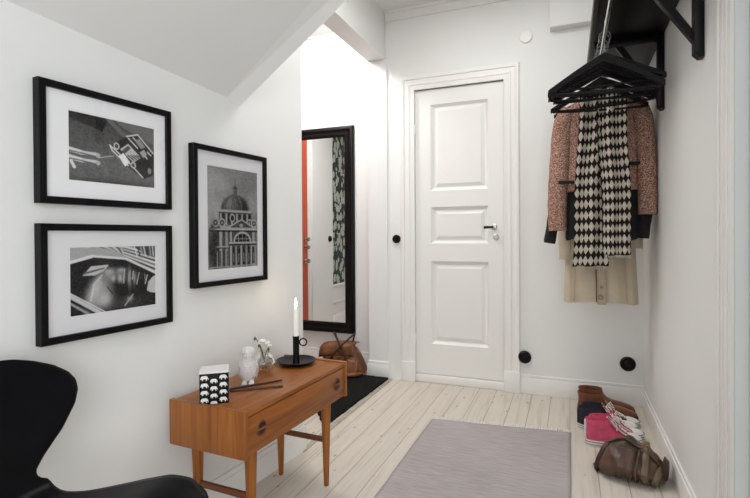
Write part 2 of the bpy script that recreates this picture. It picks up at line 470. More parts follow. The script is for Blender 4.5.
# vestibule
struct(MB().b2((-3.1, YM, 0), (-1.2, YM+.1, ZC)), 'wall_vestibule_back', M['wall'])
mb = MB().b2((XV, YM-.014, 0), (-1.362, YM, .10), .003).b2((XV, YM-.009, .10), (-1.362, YM, .122), .003); struct(mb, 'baseboard_vestibule', M['trim'])
mb = MB().b2((XV, YM-.012, 2.592), (-1.362, YM, 2.602), .002).b2((XV, YM-.02, 2.626), (-1.362, YM, ZC)); struct(mb, 'trim_vestibule_cornice', M['trim'])
mb = MB().b2((XV-.1, 1.97, 0), (XV, 2.56, ZC)).b2((XV-.1, 3.33, 0), (XV, YM, ZC)).b2((XV-.1, 2.56, 2.03), (XV, 3.33, ZC)); struct(mb, 'wall_vestibule_left', M['wall'])
struct(MB().b2((XV-.12, 1.2, .47), (XV-.02, 1.97, ZC)), 'wall_papered', M['wallpaper'])
mb = MB().b2((XV-.12, 1.2, 0), (XV, 1.97, .45), 0).b2((XV-.12, 1.2, .45), (XV+.012, 1.97, .475), .003).b2((XV-.1, 1.2, .0), (XV+.014, 1.97, .12), .003).b2((XV-.1, 1.2, .26), (XV+.008, 1.97, .285), .003)
struct(mb, 'trim_dado', M['trim'])
struct(MB().b2((XV-.1, 1.1, 0), (-1.40, 1.2, ZC)), 'wall_vestibule_near', M['wall'])
mb = MB().b2((XV-.01, 2.46, 0), (XV+.016, 2.56, 2.12), .004).b2((XV-.01, 2.46, 2.03), (XV+.016, 3.43, 2.12), .004).b2((XV-.01, 3.33, 0), (XV+.016, 3.43, 2.12), .004)
mb.b2((XV, 2.46, 0), (XV+.024, 2.485, 2.12), .004)
struct(mb, 'trim_entrance_casing', M['trim'])
d3 = empty('door_3', loc=(XV-.03, 2.945, 0)); d3['kind'] = 'structure'
MB().b2((0, -.385, .01), (.04, .385, 2.03), .002).build('door_leaf', M['red'], d3)
for z, r in ((1.00, .022), (.92, .022), (.78, .026)):
    MB().lathe([(r, .04), (r, .046), (.010, .05), (.010, .07), (.02, .075), (.02, .09), (.0, .092)], 16, (0, -.335, z), 'X').build('knob', M['nickel'], d3)
# threshold strip between vestibule and hall boards
struct(MB().b2((-1.204, 2.0, 0), (-1.176, 3.24, .005), .002), 'trim_threshold', mk('grey_oak_threshold', (.42, .38, .31), .55, .15, 14))

# ------------------------------------------------------------------ small wall fittings
def disc(name, loc, r, label, cat, mats, kind='socket', rotz=0, group=None):
    o = empty(name, label, cat, loc, rotz, group)
    MB().lathe([(r, 0), (r, -.006), (r*.9, -.014), (r*.80, -.017), (r*.76, -.013), (0, -.013)], 32, axis='Y').build('cover', mats, o, 30)
    if kind == 'socket':
        mb = MB()
        mb.lathe([(r*.55, -.012), (r*.55, -.017), (r*.48, -.018), (r*.46, -.0135), (0, -.0135)], 24, axis='Y')
        mb.build('insert', mats, o, 30)
    elif kind == 'switch':
        MB().lathe([(r*.34, -.012), (r*.30, -.026), (0, -.027)], 20, axis='Y').box((0, -.026, 0), (r*.14, .008, r*.6), .002).build('rotary_knob', mats, o, 30)
    return o
disc('light_switch', (-1.150, D, 1.007), .031, 'small round black rotary switch at handle height between pillar and door casing', 'light switch', M['bakelite'], 'switch')
disc('wall_socket', (-.270, D-.016, .240), .041, 'round black wall socket low down at the edge of the door casing', 'wall socket', M['bakelite'])
disc('wall_socket', (.325, D, .247), .044, 'round black wall socket above the brown boots, by the corner', 'wall socket', M['bakelite'])
disc('light_switch', (XV+.001, 2.055, 1.0), .034, 'black switch on white vestibule wall, seen only in the mirror', 'light switch', M['bakelite'], 'switch', rotz=PI/2)
o = empty('wall_cover', 'round white blank cover plate high on the back wall right of the door top', 'cover plate', (-.258, D, 2.31))
MB().lathe([(.042, 0), (.042, -.006), (.037, -.011), (.0, -.012)], 32, axis='Y').build('plate', M['trim'], o)
struct(MB().b2((-.110, D-.075, 2.318), (XR, D, ZC), .003), 'wall_boxing', M['wall'])

# ------------------------------------------------------------------ pictures on the slanting wall
class Ras:
    def __init__(self, w, h, base):
        w *= 3; h *= 3
        self.w, self.h = w, h; self.a = np.full((h, w), base, float)
        self.X, self.Y = np.meshgrid((np.arange(w)+.5)/w, (np.arange(h)+.5)/h)   # y downward
    def put(self, m, v, k=1.0):
        v = v if isinstance(v, np.ndarray) else np.full_like(self.a, v)
        self.a = np.where(m, self.a*(1-k)+v*k, self.a)
    def poly(self, pts, v, k=1.0):
        m = np.zeros_like(self.a, bool); n = len(pts)
        for i in range(n):
            (x0, y0), (x1, y1) = pts[i], pts[(i+1) % n]
            if y0 == y1: continue
            c = ((y0 > self.Y) != (y1 > self.Y)) & (self.X < (x1-x0)*(self.Y-y0)/(y1-y0)+x0)
            m ^= c
        self.put(m, v, k); return self
    def rect(self, x0, y0, x1, y1, v, k=1.0):
        self.put((self.X >= x0) & (self.X < x1) & (self.Y >= y0) & (self.Y < y1), v, k); return self
    def ell(self, cx, cy, rx, ry, v, k=1.0, rot=0, half=None):
        dx, dy = self.X-cx, self.Y-cy; c, s = math.cos(rot), math.sin(rot)
        u, w = (dx*c+dy*s)/rx, (-dx*s+dy*c)/ry
        m = u*u+w*w < 1
        if half == 'top': m &= self.Y <= cy
        self.put(m, v, k); return self
    def line(self, p, q, t, v, k=1.0):
        (x0, y0), (x1, y1) = p, q; asp = self.h/self.w
        dx, dy = x1-x0, (y1-y0)*asp; L = dx*dx+dy*dy+1e-9
        u = np.clip(((self.X-x0)*dx+(self.Y-y0)*asp*dy)/L, 0, 1)
        d = np.hypot(self.X-x0-u*dx, (self.Y-y0)*asp-u*dy)
        self.put(d < t, v, k); return self
    def noise(self, amt, seed, sx=1, sy=1):
        r = np.random.RandomState(seed); sx *= 3; sy *= 3
        n = r.rand(self.h//sy+2, self.w//sx+2)
        n = np.repeat(np.repeat(n, sy, 0), sx, 1)[:self.h, :self.w]
        self.a = np.clip(self.a + (n-.5)*amt, 0, 1); return self

    def finish(self, blur=1):
        a = self.a
        for _ in range(blur):
            p = np.pad(a, 1, 'edge'); a = (p[:-2, 1:-1]+p[2:, 1:-1]+p[1:-1, :-2]+p[1:-1, 2:]+2*a)/6
        self.w //= 3; self.h //= 3
        self.a = a.reshape(self.h, 3, self.w, 3).mean(axis=(1, 3)); return self
    def glow(self, cx, cy, rx, ry, v, rot=0, p=1.0):
        '''soft blob'''
        dx, dy = self.X-cx, self.Y-cy; c, s = math.cos(rot), math.sin(rot)
        g = np.exp(-(((dx*c+dy*s)/rx)**2+((-dx*s+dy*c)/ry)**2)**p)
        self.a = self.a*(1-g)+v*g; return self

def art_car():            # an old open car parked on asphalt, seen from above, a rope towards two white stockinged legs
    r = Ras(132, 90, .13); r.a += .10*r.Y - .02
    r.noise(.04, 2, 4, 3)
    r.poly([(0, 0), (.42, 0), (.36, .22), (0, .10)], .05).noise(.05, 5, 3, 2)
    r.poly([(.38, 0), (.46, 0), (.90, .50), (.84, .52)], .20)
    r.poly([(.6, .1), (1, .28), (1, 0), (.5, 0)], .28, .6)
    r.poly([(.45, .42), (.64, .22), (.80, .16), (.99, .44), (.98, .78), (.86, .86), (.60, .66)], .03)       # body
    r.poly([(.56, .44), (.66, .33), (.82, .52), (.72, .62)], .55)                                             # bonnet light
    r.poly([(.58, .46), (.66, .36), (.69, .40), (.61, .51)], .12)
    for k in range(5): r.line((.62+.035*k, .52-.09*.4*k+.03*k), (.70+.03*k, .60-.02*k), .006, .05)
    r.poly([(.54, .55), (.60, .49), (.68, .62), (.62, .70)], .85)                                             # number plate
    for p, q in (((.44, .40), (.66, .62)), ((.66, .62), (.84, .84)), ((.64, .22), (.78, .16)), ((.78, .16), (.98, .42)), ((.66, .24), (.90, .52)), ((.72, .22), (.95, .46)), ((.45, .42), (.47, .48)), ((.47, .48), (.66, .68))):
        r.line(p, q, .007, .72)
    r.ell(.52, .40, .035, .055, .6).ell(.52, .40, .02, .035, .1).ell(.72, .66, .035, .055, .55).ell(.72, .66, .018, .03, .1)
    r.ell(.93, .72, .05, .09, .02).ell(.93, .72, .025, .05, .3).ell(.84, .40, .06, .08, .01).ell(.90, .60, .05, .07, .01)
    r.poly([(.74, .26), (.80, .22), (.88, .34), (.82, .38)], .35).poly([(.80, .44), (.86, .38), (.90, .46), (.85, .52)], .45)
    r.line((.32, .62), (.48, .56), .004, .55)
    for y in (.57, .68):                                                                                     # two legs
        r.line((.0, y-.02), (.14, y+.01), .022, .70).line((.14, y+.01), (.30, y+.01), .018, .62)
        r.line((.0, y+.0), (.30, y+.04), .006, .15).ell(.31, y+.02, .025, .035, .5)
    r.line((.03, .72), (.06, .80), .016, .72)
    return r.glow(.5, 1.05, .6, .12, .05).noise(.05, 21).finish(2)
def art_couple():         # looking through the windows of a rounded old car
    r = Ras(132, 90, .035)
    r.poly([(0, 0), (1, 0), (1, .40), (.84, .28), (.55, .17), (.22, .13), (0, .20)], .50)                      # roof
    for k in range(9):
        v = [.9, .15, .7, .06, .85, .25, .8, .12, .65][k]
        r.line((.16+.05*k, .0), (.60, .02+.022*k), .010, v, .8).line((.60, .02+.022*k), (1.02, .16+.036*k), .011, v, .8)
    r.poly([(.68, 0), (1, 0), (1, .20), (.86, .13)], .16)
    for k in range(8): r.line((.72+.04*k, 0), (.76+.035*k, .17), .006, [.8, .05, .5][k % 3])
    r.line((0, .22), (.24, .14), .016, .80).line((.24, .14), (.62, .20), .012, .78).line((.62, .20), (1, .46), .014, .75)
    r.poly([(.0, .25), (.25, .18), (.6, .235), (1, .50), (1, 1), (0, 1)], .028)
    r.poly([(.13, .42), (.22, .29), (.42, .28), (.36, .37), (.26, .43)], .66).line((.15, .39), (.36, .33), .010, .20)   # far window
    r.glow(.62, .90, .22, .10, .10).glow(.30, .70, .13, .24, .46, .25, 1.6).glow(.27, .62, .05, .22, .62, .3).glow(.37, .80, .08, .12, .60)
    r.line((.215, .80), (.25, .56), .008, .72).line((.25, .56), (.34, .43), .008, .65).line((.40, .62), (.46, .74), .006, .03)
    r.glow(.43, .44, .075, .11, .34, .3, 2).glow(.41, .39, .05, .05, .52).glow(.47, .50, .025, .05, .55)           # two heads close together
    r.glow(.555, .46, .065, .12, .26, -.2, 2).glow(.545, .50, .025, .06, .58).glow(.56, .38, .05, .04, .48)
    for k in range(9):
        a = .60+.036*k; r.line((a, .36+.016*k), (a-.012+.02*math.sin(k*2.1), .58+.05*math.sin(k*1.7)), .007, [.62, .10, .38, .72, .16][k % 5], .85)
    r.glow(.66, .50, .02, .14, .5).glow(.72, .52, .018, .10, .42)
    r.poly([(.90, .60), (.96, .52), (1.01, .50), (1.01, .80), (.93, .78), (.88, .74)], .66)
    r.line((0, .70), (.36, 1.04), .020, .66).line((0, .80), (.24, 1.04), .012, .45).line((0, .655), (.40, 1.02), .005, .85).line((0, .75), (.3, 1.03), .006, .02)
    r.glow(.66, .84, .04, .04, .40).line((.60, .94), (.70, .78), .008, .5)
    return r.noise(.05, 9, 2, 2).noise(.05, 4).finish(2)
def art_dome():           # a domed baroque church against a cloudy sky
    r = Ras(96, 136, .36); r.a += .07*np.sin(r.X*5+r.Y*7)*np.sin(r.Y*9) - .05*r.X + .08*r.Y
    for cx, cy, v in ((.2, .15, .44), (.8, .1, .30), (.85, .35, .42), (.15, .4, .46), (.45, .05, .33)): r.glow(cx, cy, .22, .09, v, .3)
    r.rect(.03, .60, 1, 1, .13).poly([(.03, .62), (.10, .54), (.24, .50), (.24, 1), (.03, 1)], .12)
    r.line((.53, .10), (.53, .19), .006, .05).ell(.53, .20, .04, .028, .10).rect(.495, .20, .565, .262, .26)
    for x in (.502, .526, .550): r.rect(x, .207, x+.010, .256, .03)
    r.rect(.48, .258, .58, .268, .40)
    r.ell(.53, .43, .285, .175, .13, half='top').glow(.42, .35, .10, .07, .30, -.6).glow(.72, .38, .08, .09, .05)
    for k in range(-4, 5):
        for j in range(12):
            t0, t1 = j/12*PI/2, (j+1)/12*PI/2
            r.line((.53+.28*k/4.2*math.cos(t0), .43-.17*math.sin(t0)), (.53+.28*k/4.2*math.cos(t1), .43-.17*math.sin(t1)), .003, .06 if k % 2 else .30)
    r.poly([(.23, .415), (.84, .415), (.88, .44), (.19, .44)], .46).rect(.20, .438, .87, .448, .05)
    r.rect(.21, .448, .86, .57, .17)
    for k in range(6): r.rect(.235+.105*k, .452, .262+.105*k, .565, .48).rect(.272+.105*k, .462, .325+.105*k, .555, .045).ell(.298+.105*k, .465, .027, .014, .045)
    r.ell(.47, .495, .052, .044, .50).ell(.47, .495, .034, .030, .03)
    for cx in (.15, .27, .82, .92): r.ell(cx, .545, .065, .045, .46).ell(cx, .545, .042, .029, .08).ell(cx, .545, .018, .013, .42)
    r.poly([(.34, .60), (.65, .50), (.97, .60)], .50).poly([(.42, .59), (.65, .515), (.89, .59)], .11).ell(.65, .568, .04, .018, .42)
    r.rect(.05, .60, 1.0, .618, .50).rect(.05, .618, 1.0, .634, .03)
    for x0, x1, v in ((.05, .11, .34), (.13, .20, .08), (.22, .27, .46), (.29, .31, .10), (.33, .38, .40), (.42, .46, .50), (.88, .93, .46), (.95, 1, .30)): r.rect(x0, .634, x1, 1, v)
    r.ell(.67, .735, .185, .105, .52, half='top').ell(.67, .735, .152, .084, .025, half='top')
    for x in (.59, .67, .75): r.line((x, .655), (x, .735), .005, .46)
    r.line((.53, .705), (.81, .705), .004, .40)
    r.rect(.40, .735, .97, .756, .52).rect(.40, .756, .97, .772, .04)
    for k, x in enumerate((.42, .525, .63, .735, .84, .92)): r.rect(x, .772, x+.032, 1, .48 if k % 2 == 0 else .38)
    for x in (.465, .57, .675, .78, .878): r.rect(x, .80, x+.045, .965, .035).ell(x+.022, .80, .023, .017, .035).rect(x+.013, .85, x+.030, .94, .30)
    r.rect(.05, .775, .40, .79, .46).rect(.05, .79, .40, .80, .04).rect(.10, .82, .37, 1, .09, .75)
    for x in (.08, .165, .25, .33): r.rect(x, .82, x+.022, .985, .44)
    r.glow(.10, .80, .08, .25, .06, 0, 1.5)
    r.rect(.0, .972, 1, .988, .36)
    return r.noise(.10, 14).noise(.05, 15, 3, 2).finish(1)

def picture(sc, zc, w, h, im, art, label):
    """sc, zc: centre on the wall; im: the print (s0, s1, z0, z1) relative to the centre"""
    o = empty('framed_picture', label, 'picture', lw(sc, zc), RZW, 'framed black and white prints')
    d = .028; t = .019
    mb = MB(); W, H = w/2, h/2
    def rg(i, y): return [(-W+i, y, -H+i), (W-i, y, -H+i), (W-i, y, H-i), (-W+i, y, H-i)]
    mb.loft([rg(0, -.001), rg(0, -d+.0015), rg(.0015, -d), rg(t-.001, -d), rg(t, -d+.001), rg(t, -.001)], True, False, False)
    mb.quad(*rg(0, -.001))
    mb.build('frame', M['frame_black'], o, 20)
    yb = -d+.010
    s0, s1, a0, a1 = im
    mb = MB()
    mb.loft([rg(t-.002, yb), [(s0, yb, a0), (s1, yb, a0), (s1, yb, a1), (s0, yb, a1)], [(s0+.001, yb+.0016, a0+.001), (s1-.001, yb+.0016, a0+.001), (s1-.001, yb+.0016, a1-.001), (s0+.001, yb+.0016, a1-.001)]], True, False, False)
    mb.build('mat_board', M['matboard'], o, 0)
    mb = MB(); nu, nv = art.w, art.h
    mb.grid(lambda u, v: (s0-.001+(s1-s0+.002)*u, yb+.0018, a1+.001-(a1-a0+.002)*v), nu, nv)
    p = mb.build('print', M['photo'], o, 0)
    at = p.data.color_attributes.new('tone', 'FLOAT_COLOR', 'CORNER')
    arr = np.zeros((nu*nv, 4, 4), np.float32); g = np.clip(art.a.T.reshape(-1), 0, 1)**1.32*1.12
    arr[:, :, :3] = g[:, None, None]; arr[:, :, 3] = 1
    at.data.foreach_set('color', arr.reshape(-1))
    MB().quad(*rg(t-.0015, -d+.004)).build('glass', M['pane'], o, 0)
    return o
ca, cb, cc = -0.6794, -0.6794, -0.1819
picture(ca, 1.2861, 0.4142, 0.3283, (-0.1258, 0.148, -0.0965, 0.0965), art_car(), 'black framed photo of an open old car on asphalt, hung above the other landscape print')
picture(cb, 0.9067, 0.4142, 0.3233, (-0.1258, 0.148, -0.096, 0.096), art_couple(), 'black framed photo of people inside a rounded car, hung just above the black chair')
picture(cc, 1.1058, 0.394, 0.5183, (-0.1263, 0.1465, -0.198, 0.1889), art_dome(), 'tall black framed photo of a domed church, hung above the teak table')

# ------------------------------------------------------------------ mirror in the vestibule
o = empty('wall_mirror', 'tall black framed mirror on the vestibule wall reflecting a red door', 'mirror', (-1.886, YM, 1.079))
W, H = .325, .818
def rg(i, y): return [(-W+i, y, -H+i), (W-i, y, -H+i), (W-i, y, H-i), (-W+i, y, H-i)]
mb = MB(); mb.loft([rg(0, -.003), rg(0, -.02), rg(.004, -.028), rg(.014, -.034), rg(.030, -.034), rg(.038, -.026), (rg(.046, -.024)), rg(.060, -.028), rg(.072, -.026), rg(.080, -.018), rg(.086, -.012)], True, False, False)
mb.quad(*rg(0, -.003)); mb.build('frame', M['black_wood'], o, 40)
MB().quad(*rg(.082, -.014)).build('mirror_glass', M['mirror'], o, 0)

# ------------------------------------------------------------------ doormat, tan handbag
mb = MB()
outline = [(-1.206, 3.238), (-1.224, 2.285), (-1.36, 2.47), (-2.2, 2.47), (-2.2, 3.238)]
outl = []
for (p, q) in zip(outline, outline[1:]+outline[:1]):
    n = max(2, int(math.dist(p, q)/.012))
    for k in range(n):
        f = k/n; outl.append((p[0]+(q[0]-p[0])*f+random.uniform(-.003, .003), p[1]+(q[1]-p[1])*f+random.uniform(-.003, .003), .001))
mb.prism(outl, (0, 0, .013)); o = mb.build('doormat', M['coir'], None, 40)
tag(o, 'black coir doormat on the vestibule floor under the tan handbag', 'doormat')

bag = empty('handbag', 'tan leather flap handbag with crossed dark handles on the doormat below the mirror', 'handbag', (-1.585, 3.275, .014), rad(4))
bag.scale = (.92, 1, 1)
def sup(w, d, n=28, e=.6):
    out = []
    for k in range(n):
        a = 2*PI*k/n; c, s = math.cos(a), math.sin(a)
        out.append((w*math.copysign(abs(c)**e, c), d*math.copysign(abs(s)**e, s)))
    return out
mb = MB(); rings = []
for z, w, d, dx in ((0, .150, .060, .02), (.006, .172, .075, .02), (.03, .182, .085, .018), (.09, .175, .080, .005), (.15, .155, .062, -.01), (.19, .14, .045, -.02), (.205, .12, .028, -.022)):
    rings.append([(x+dx+.004*math.sin(9*x+40*z), y, z-.015*(x/.17)*(z/.2)) for x, y in sup(w, d)])
mb.loft(rings); mb.build('body', M['tan_leather'], bag, 50)
mb = MB()
def flap(u, v):
    a = v*2.35-.75; x = (-.165+.285*u)
    rr = .078-.012*v
    y = .01 - math.sin(a)*rr*1.15; z = .165+math.cos(a)*rr*.72
    if v > .72: z -= (v-.72)*.13
    z += .012*math.sin(u*PI) - .018*(1-u); x -= .02*(1-u)*v
    return (x, y, z)
mb.grid(flap, 16, 16); mod_solid(mb.build('flap', M['tan_leather'], bag, 60), .005)
mb = MB()
mb.grid(lambda u, v: (.07+.10*u, -.098-.03*math.sin(v*PI/2)-.0, .005+.12*(1-v)*.9+.004*math.sin(u*7)), 6, 8)
mod_solid(mb.build('side_pouch', M['tan_leather'], bag, 60), .012)
mb = MB(); mb.tube([(.00, -.16, .012), (.08, -.165, .020), (.17, -.13, .022), (.195, -.08, .018)], [.018, .026, .026, .012], 10, .55); mb.build('base_roll', M['tan_leather'], bag, 60)
for xa, xb, y0 in ((-.105, .115, -.100), (.105, -.062, -.092)):
    pts = [(xa, y0, .075), (xa*.72+xb*.28, y0-.002, .145), (xa*.35+xb*.65, y0+.025, .225), (xb*.97, y0+.05, .288), (xb, y0+.06, .296), (xb*.98, y0+.075, .285), (xb*.80, -.0, .24), (xb*.55, .02, .18)]
    MB().tube(pts, .0068, 8).build('handle', M['dark_strap'], bag, 60)
MB().box((.0, -.092, .125), (.030, .006, .022), .003).build('clasp', M['brass'], bag)
for x in (-.055, .055):
    MB().box((x, -.089, .10), (.018, .006, .09), .002).build('strap', M['dark_strap'], bag)

# ------------------------------------------------------------------ teak side table
ty = -.045                                         # long axis turned a little off the depth
tb = empty('side_table', 'small teak side table with one long drawer and tapered legs by the white wall', 'table', (-.918, 1.205, 0), ty)
TL, TD, ZT, ZB = .662, .308, .490, .347           # local: y along the length, x from -TD (wall) to 0 (front)
mb = MB(); mb.b2((-TD, .010, ZT-.016), (-.002, TL-.010, ZT-.001), .001); mb.b2((-TD+.004, .012, ZB+.004), (-.003, TL-.012, ZB+.018)); mb.b2((-TD, .012, ZB+.01), (-TD+.012, TL-.012, ZT-.01))
mb.build('table_top', M['teak_y'], tb, 25)
for y0 in (0, TL-.016):
    MB().b2((-TD-.002, y0, ZB), (.004, y0+.016, ZT+.005), .002).build('end_panel', M['teak_x'], tb)
dr = MB().b2((-.018, .019, ZB+.020), (0, TL-.019, ZT-.019), .0015).build('drawer', M['teak_y'], tb)
for y in (.085, TL-.083):
    # recessed round pull with a bar across
    mb = MB(); mb.lathe([(.026, .0005), (.025, .003), (.021, .0035), (.0195, .001), (.0, .001)], 28, (0, y, (ZB+ZT)/2), 'X')
    hnd = mb.build('handle', M['teak_dark'], dr, 30)
    MB().lathe([(.0195, .0012), (.0, .0016)], 24, (0, y, (ZB+ZT)/2), 'X').build('recess', mk('dark_red_brown_recess', (.030, .008, .005), .6), hnd)
    MB().box((.0028, y, (ZB+ZT)/2), (.004, .039, .006), .001).build('bar', M['teak_z'], hnd)
for x, y in ((-.042, .082), (-.042, TL-.102), (-TD+.040, .082), (-TD+.040, TL-.102)):
    sx = .004 if x > -.1 else -.006
    MB().lathe([(.0090, 0), (.0105, .004), (.0195, ZB-.04), (.0205, ZB+.004)], 20).xf(Matrix.Translation((x, y, 0)) @ Matrix(((1, 0, 0, 0), (0, 1, 0, 0), (0, 0, 1, 0), (0, 0, 0, 1)))).build('leg', M['teak_z'], tb, 40)
for y in (.082, TL-.102):
    MB().b2((-TD+.045, y-.006, .178), (-.045, y+.006, .200), .003).build('stretcher', M['teak_dark'], tb)

def on_table(x, y): return (x, y, ZT-.001)
# box with elephants
bx = empty('gift_box', 'small black box printed with rows of white elephants, on near end of the teak table', 'box', on_table(-1.095, 1.284), rad(38))
q = .045
MB().b2((-q, -q, 0), (q, q, .100), .001).build('box_body', M['box_black'], bx)
MB().b2((-q-.001, -q-.001, .0995), (q+.001, q+.001, .104), .001).build('lid', M['box_lid'], bx)
ele = [(-.95, -.35), (-.98, -.05), (-.9, .25), (-.7, .5), (-.35, .62), (-.05, .55), (.1, .6), (.35, .62), (.6, .5), (.75, .3), (.85, .05), (.98, -.15), (.98, -.42), (.86, -.45), (.84, -.22), (.72, -.12), (.62, -.2), (.6, -.62), (.34, -.62), (.32, -.25), (-.1, -.22), (-.32, -.25), (-.34, -.62), (-.62, -.62), (-.64, -.2), (-.8, -.3)]
def elephants(face):
    mb = MB()
    for c in range(3):
        for r in range(4):
            x = (-.029, .0, .029)[c]; z = .014+.024*r+(.0 if c != 1 else -.011)
            s = .0125 if c != 1 else .0118
            if z < .006: zlo = True
            vs = [(x+a*s, z+b*s) for a, b in ele if True]
            vs = [(a, max(.0015, min(.0985, b))) for a, b in vs]
            if face == 0: pts = [(a, -q-.0006, b) for a, b in vs]
            else: pts = [(q+.0006, a, b) for a, b in vs]
            mb.bm.faces.new([mb.bm.verts.new(p) for p in pts])
    return mb
for f in (0, 1):
    elephants(f).build('elephant_print', M['box_white'], bx, 0)
# owl
ow = empty('owl_figurine', 'white porcelain owl figurine standing behind the dark sticks on the table', 'figurine', on_table(-1.098, 1.470), rad(32))
ow.scale = (1.10, 1.10, 1.36)
mb = MB(); rings = []
prof = [(.010, .010), (.020, .012), (.026, .022), (.0285, .036), (.0275, .050), (.0245, .060), (.0215, .066), (.0225, .074), (.0235, .083), (.0215, .092), (.015, .099), (.006, .1015)]
for r, z in prof:
    ring = []
    for k in range(36):
        a = 2*PI*k/36
        rr = r*(1+.05*math.sin(k*PI/2*1.0)*(1 if z < .06 else .3)*math.cos(z*900))
        y = math.sin(a)*rr*(.88 if z < .066 else .92); x = math.cos(a)*rr
        ring.append((x, y-(.002 if z > .066 else 0), z))
    rings.append(ring)
mb.loft(rings); mb.build('body', M['porcelain'], ow, 60)
for s in (-1, 1):
    mb = MB(); rings = []
    for k in range(7):
        f = k/6; z = .062-.048*f
        rings.append([(s*(.0235+.006*math.sin(f*PI)+dx*.004), .004+dy*(.014*math.sin(f*PI*.9+.25)), z) for dx, dy in ((1, 0), (.7, .7), (0, 1), (-.7, .7), (-1, 0), (-.7, -.7), (0, -1), (.7, -.7))])
    mb.loft(rings); mb.build('wing', M['porcelain'], ow, 60)
    mb = MB()
    for t in (-1, 0, 1): mb.tube([(s*.011, -.010, .010), (s*.011+t*.005, -.021, .006), (s*.011+t*.007, -.030, .003)], [.006, .0045, .0025], 8)
    mb.build('foot', M['porcelain'], ow, 60)
    MB().ring((s*.009, -.0215, .083), .0065, .0017, 'Y', 16, 6).ellipsoid((s*.009, -.0205, .083), (.0035, .002, .0035), 10, 6).build('eye', M['porcelain'], ow, 60)
MB().tube([(0, -.020, .080), (0, -.026, .077), (0, -.0245, .072)], [.0035, .003, .0008], 8).build('beak', M['porcelain'], ow, 60)
# vase with flowers
vs = empty('bud_vase', 'small round clear glass bud vase beside the owl', 'vase', on_table(-1.125, 1.608))
vs.scale = (1.5, 1.5, 1.42)
mb = MB(); prof = [(.0, .002), (.016, .002), (.024, .008), (.0295, .020), (.030, .030), (.026, .042), (.016, .052), (.0125, .056), (.0145, .062)]
mb.lathe(prof, 32, cap0=False, cap1=False)
mb.build('vase_body', M['vase'], vs, 60)
mb = MB()
for k in range(10):
    a = k*PI/5; mb.tube([(.024*math.cos(a), .024*math.sin(a), .008), (.0305*math.cos(a+.3), .0305*math.sin(a+.3), .026), (.0245*math.cos(a+.6), .0245*math.sin(a+.6), .045)], .0011, 6)
mb.build('cut_rib', M['vase'], vs, 60)
def sprig(dx, dy, h, seed, label, blooms):
    rr = random.Random(seed)
    o = empty('flower_sprig', label, 'flower', on_table(-1.125, 1.608), 0, 'flowers in the bud vase')
    top = Vector((dx, dy, h)); o.scale = (1.22, 1.22, 1.22)
    MB().tube([(dx*-.4, dy*-.4, .012), (dx*.1, dy*.1, .05), (dx*.5, dy*.5, .5*(h+.06)), top], .0013, 6).build('stem', M['stem'], o, 60)
    for (ox, oy, oz, s) in blooms:
        mb = MB(); c = top+Vector((ox, oy, oz))
        for k in range(9):
            a = k*2*PI/9*2; e = .3+.5*(k % 3)/3
            p = c+Vector((math.cos(a)*math.cos(e), math.sin(a)*math.cos(e), math.sin(e)*.8))*s*.65
            mb.ellipsoid(p, (s*.55, s*.55, s*.42), 10, 6)
        mb.build('blossom', M['petal'], o, 60)
    mb = MB(); mb.ellipsoid(top+Vector((.0, -.002, -.006)), (.004, .004, .006), 8, 6); mb.build('calyx', M['stem'], o, 60)
    return o
sprig(-.014, -.006, .095, 1, 'tallest white blossom with a dark bud leaning to the wall in the vase', [(.012, 0, .008, .0105), (.0, .002, .0, .009), (.02, .01, .0, .008)])
sprig(.010, .012, .082, 2, 'shorter white blossom sprig standing upright in the vase', [(.0, .0, .004, .009), (-.010, .006, .012, .009)])
bud = sprig(-.026, -.012, .118, 3, 'thin stem with a single dark green bud in the vase', [])
# two sticks
for p, q, lb in (((-1.118, 1.372), (-.998, 1.538), 'dark wooden stick lying under the owl feet, the one nearer the wall'), ((-1.108, 1.356), (-.955, 1.478), 'dark wooden stick crossing in front, nearer the drawer edge')):
    L = math.dist(p, q); an = math.atan2(q[1]-p[1], q[0]-p[0])
    z = .0045 if 'wall' in lb else .0045
    o = MB().tube([(0, 0, 0), (L*.96, 0, 0), (L, 0, 0)], [.0038, .0038, .0034], 8).build('dark_stick', M['dark_stick'], None, 30, (p[0], p[1], ZT+.0035 if 'wall' in lb else ZT+.0035), (0, 0, an))
    tag(o, lb, 'stick', 'dark sticks on the table')
# chamberstick and candle
cs = empty('candle_holder', 'black iron chamberstick with a wide dish and ring handle on the table', 'candle holder', on_table(-1.078, 1.772))
MB().lathe([(0, .0), (.056, .0), (.076, .009), (.084, .018), (.082, .019), (.072, .011), (.054, .005), (0, .004)], 48, cap0=False, cap1=False).build('dish', M['black_iron'], cs, 40)
MB().lathe([(.016, .003), (.0145, .010), (.0135, .020), (.0135, .115), (.0145, .118), (.0122, .1185), (.0122, .108), (0, .108)], 28, cap1=False).build('socket', M['black_iron'], cs, 40)
hr = Matrix.Rotation(rad(22), 4, 'Z')
MB().ring((.030, 0, .092), .0150, .0030, 'Y', 24, 8).xf(hr).build('ring_handle', M['black_iron'], cs, 60)
cd = empty('candle', 'slim lit white candle in the black chamberstick', 'candle', (-1.078, 1.772, ZT+.108))
MB().lathe([(.0105, 0), (.0103, .05), (.0098, .120), (.0085, .126), (.004, .124), (0, .124)], 24, cap1=False).build('wax_stick', M['wax'], cd, 50)
MB().tube([(0, 0, .123), (.0005, 0, .130), (.0015, 0, .135)], .0009, 6).build('wick', M['lining_dark'], cd, 50)
MB().lathe([(.0008, .128), (.0042, .134), (.0058, .142), (.0048, .152), (.0024, .163), (.0003, .172)], 16).build('flame', M['flame'], cd, 60)

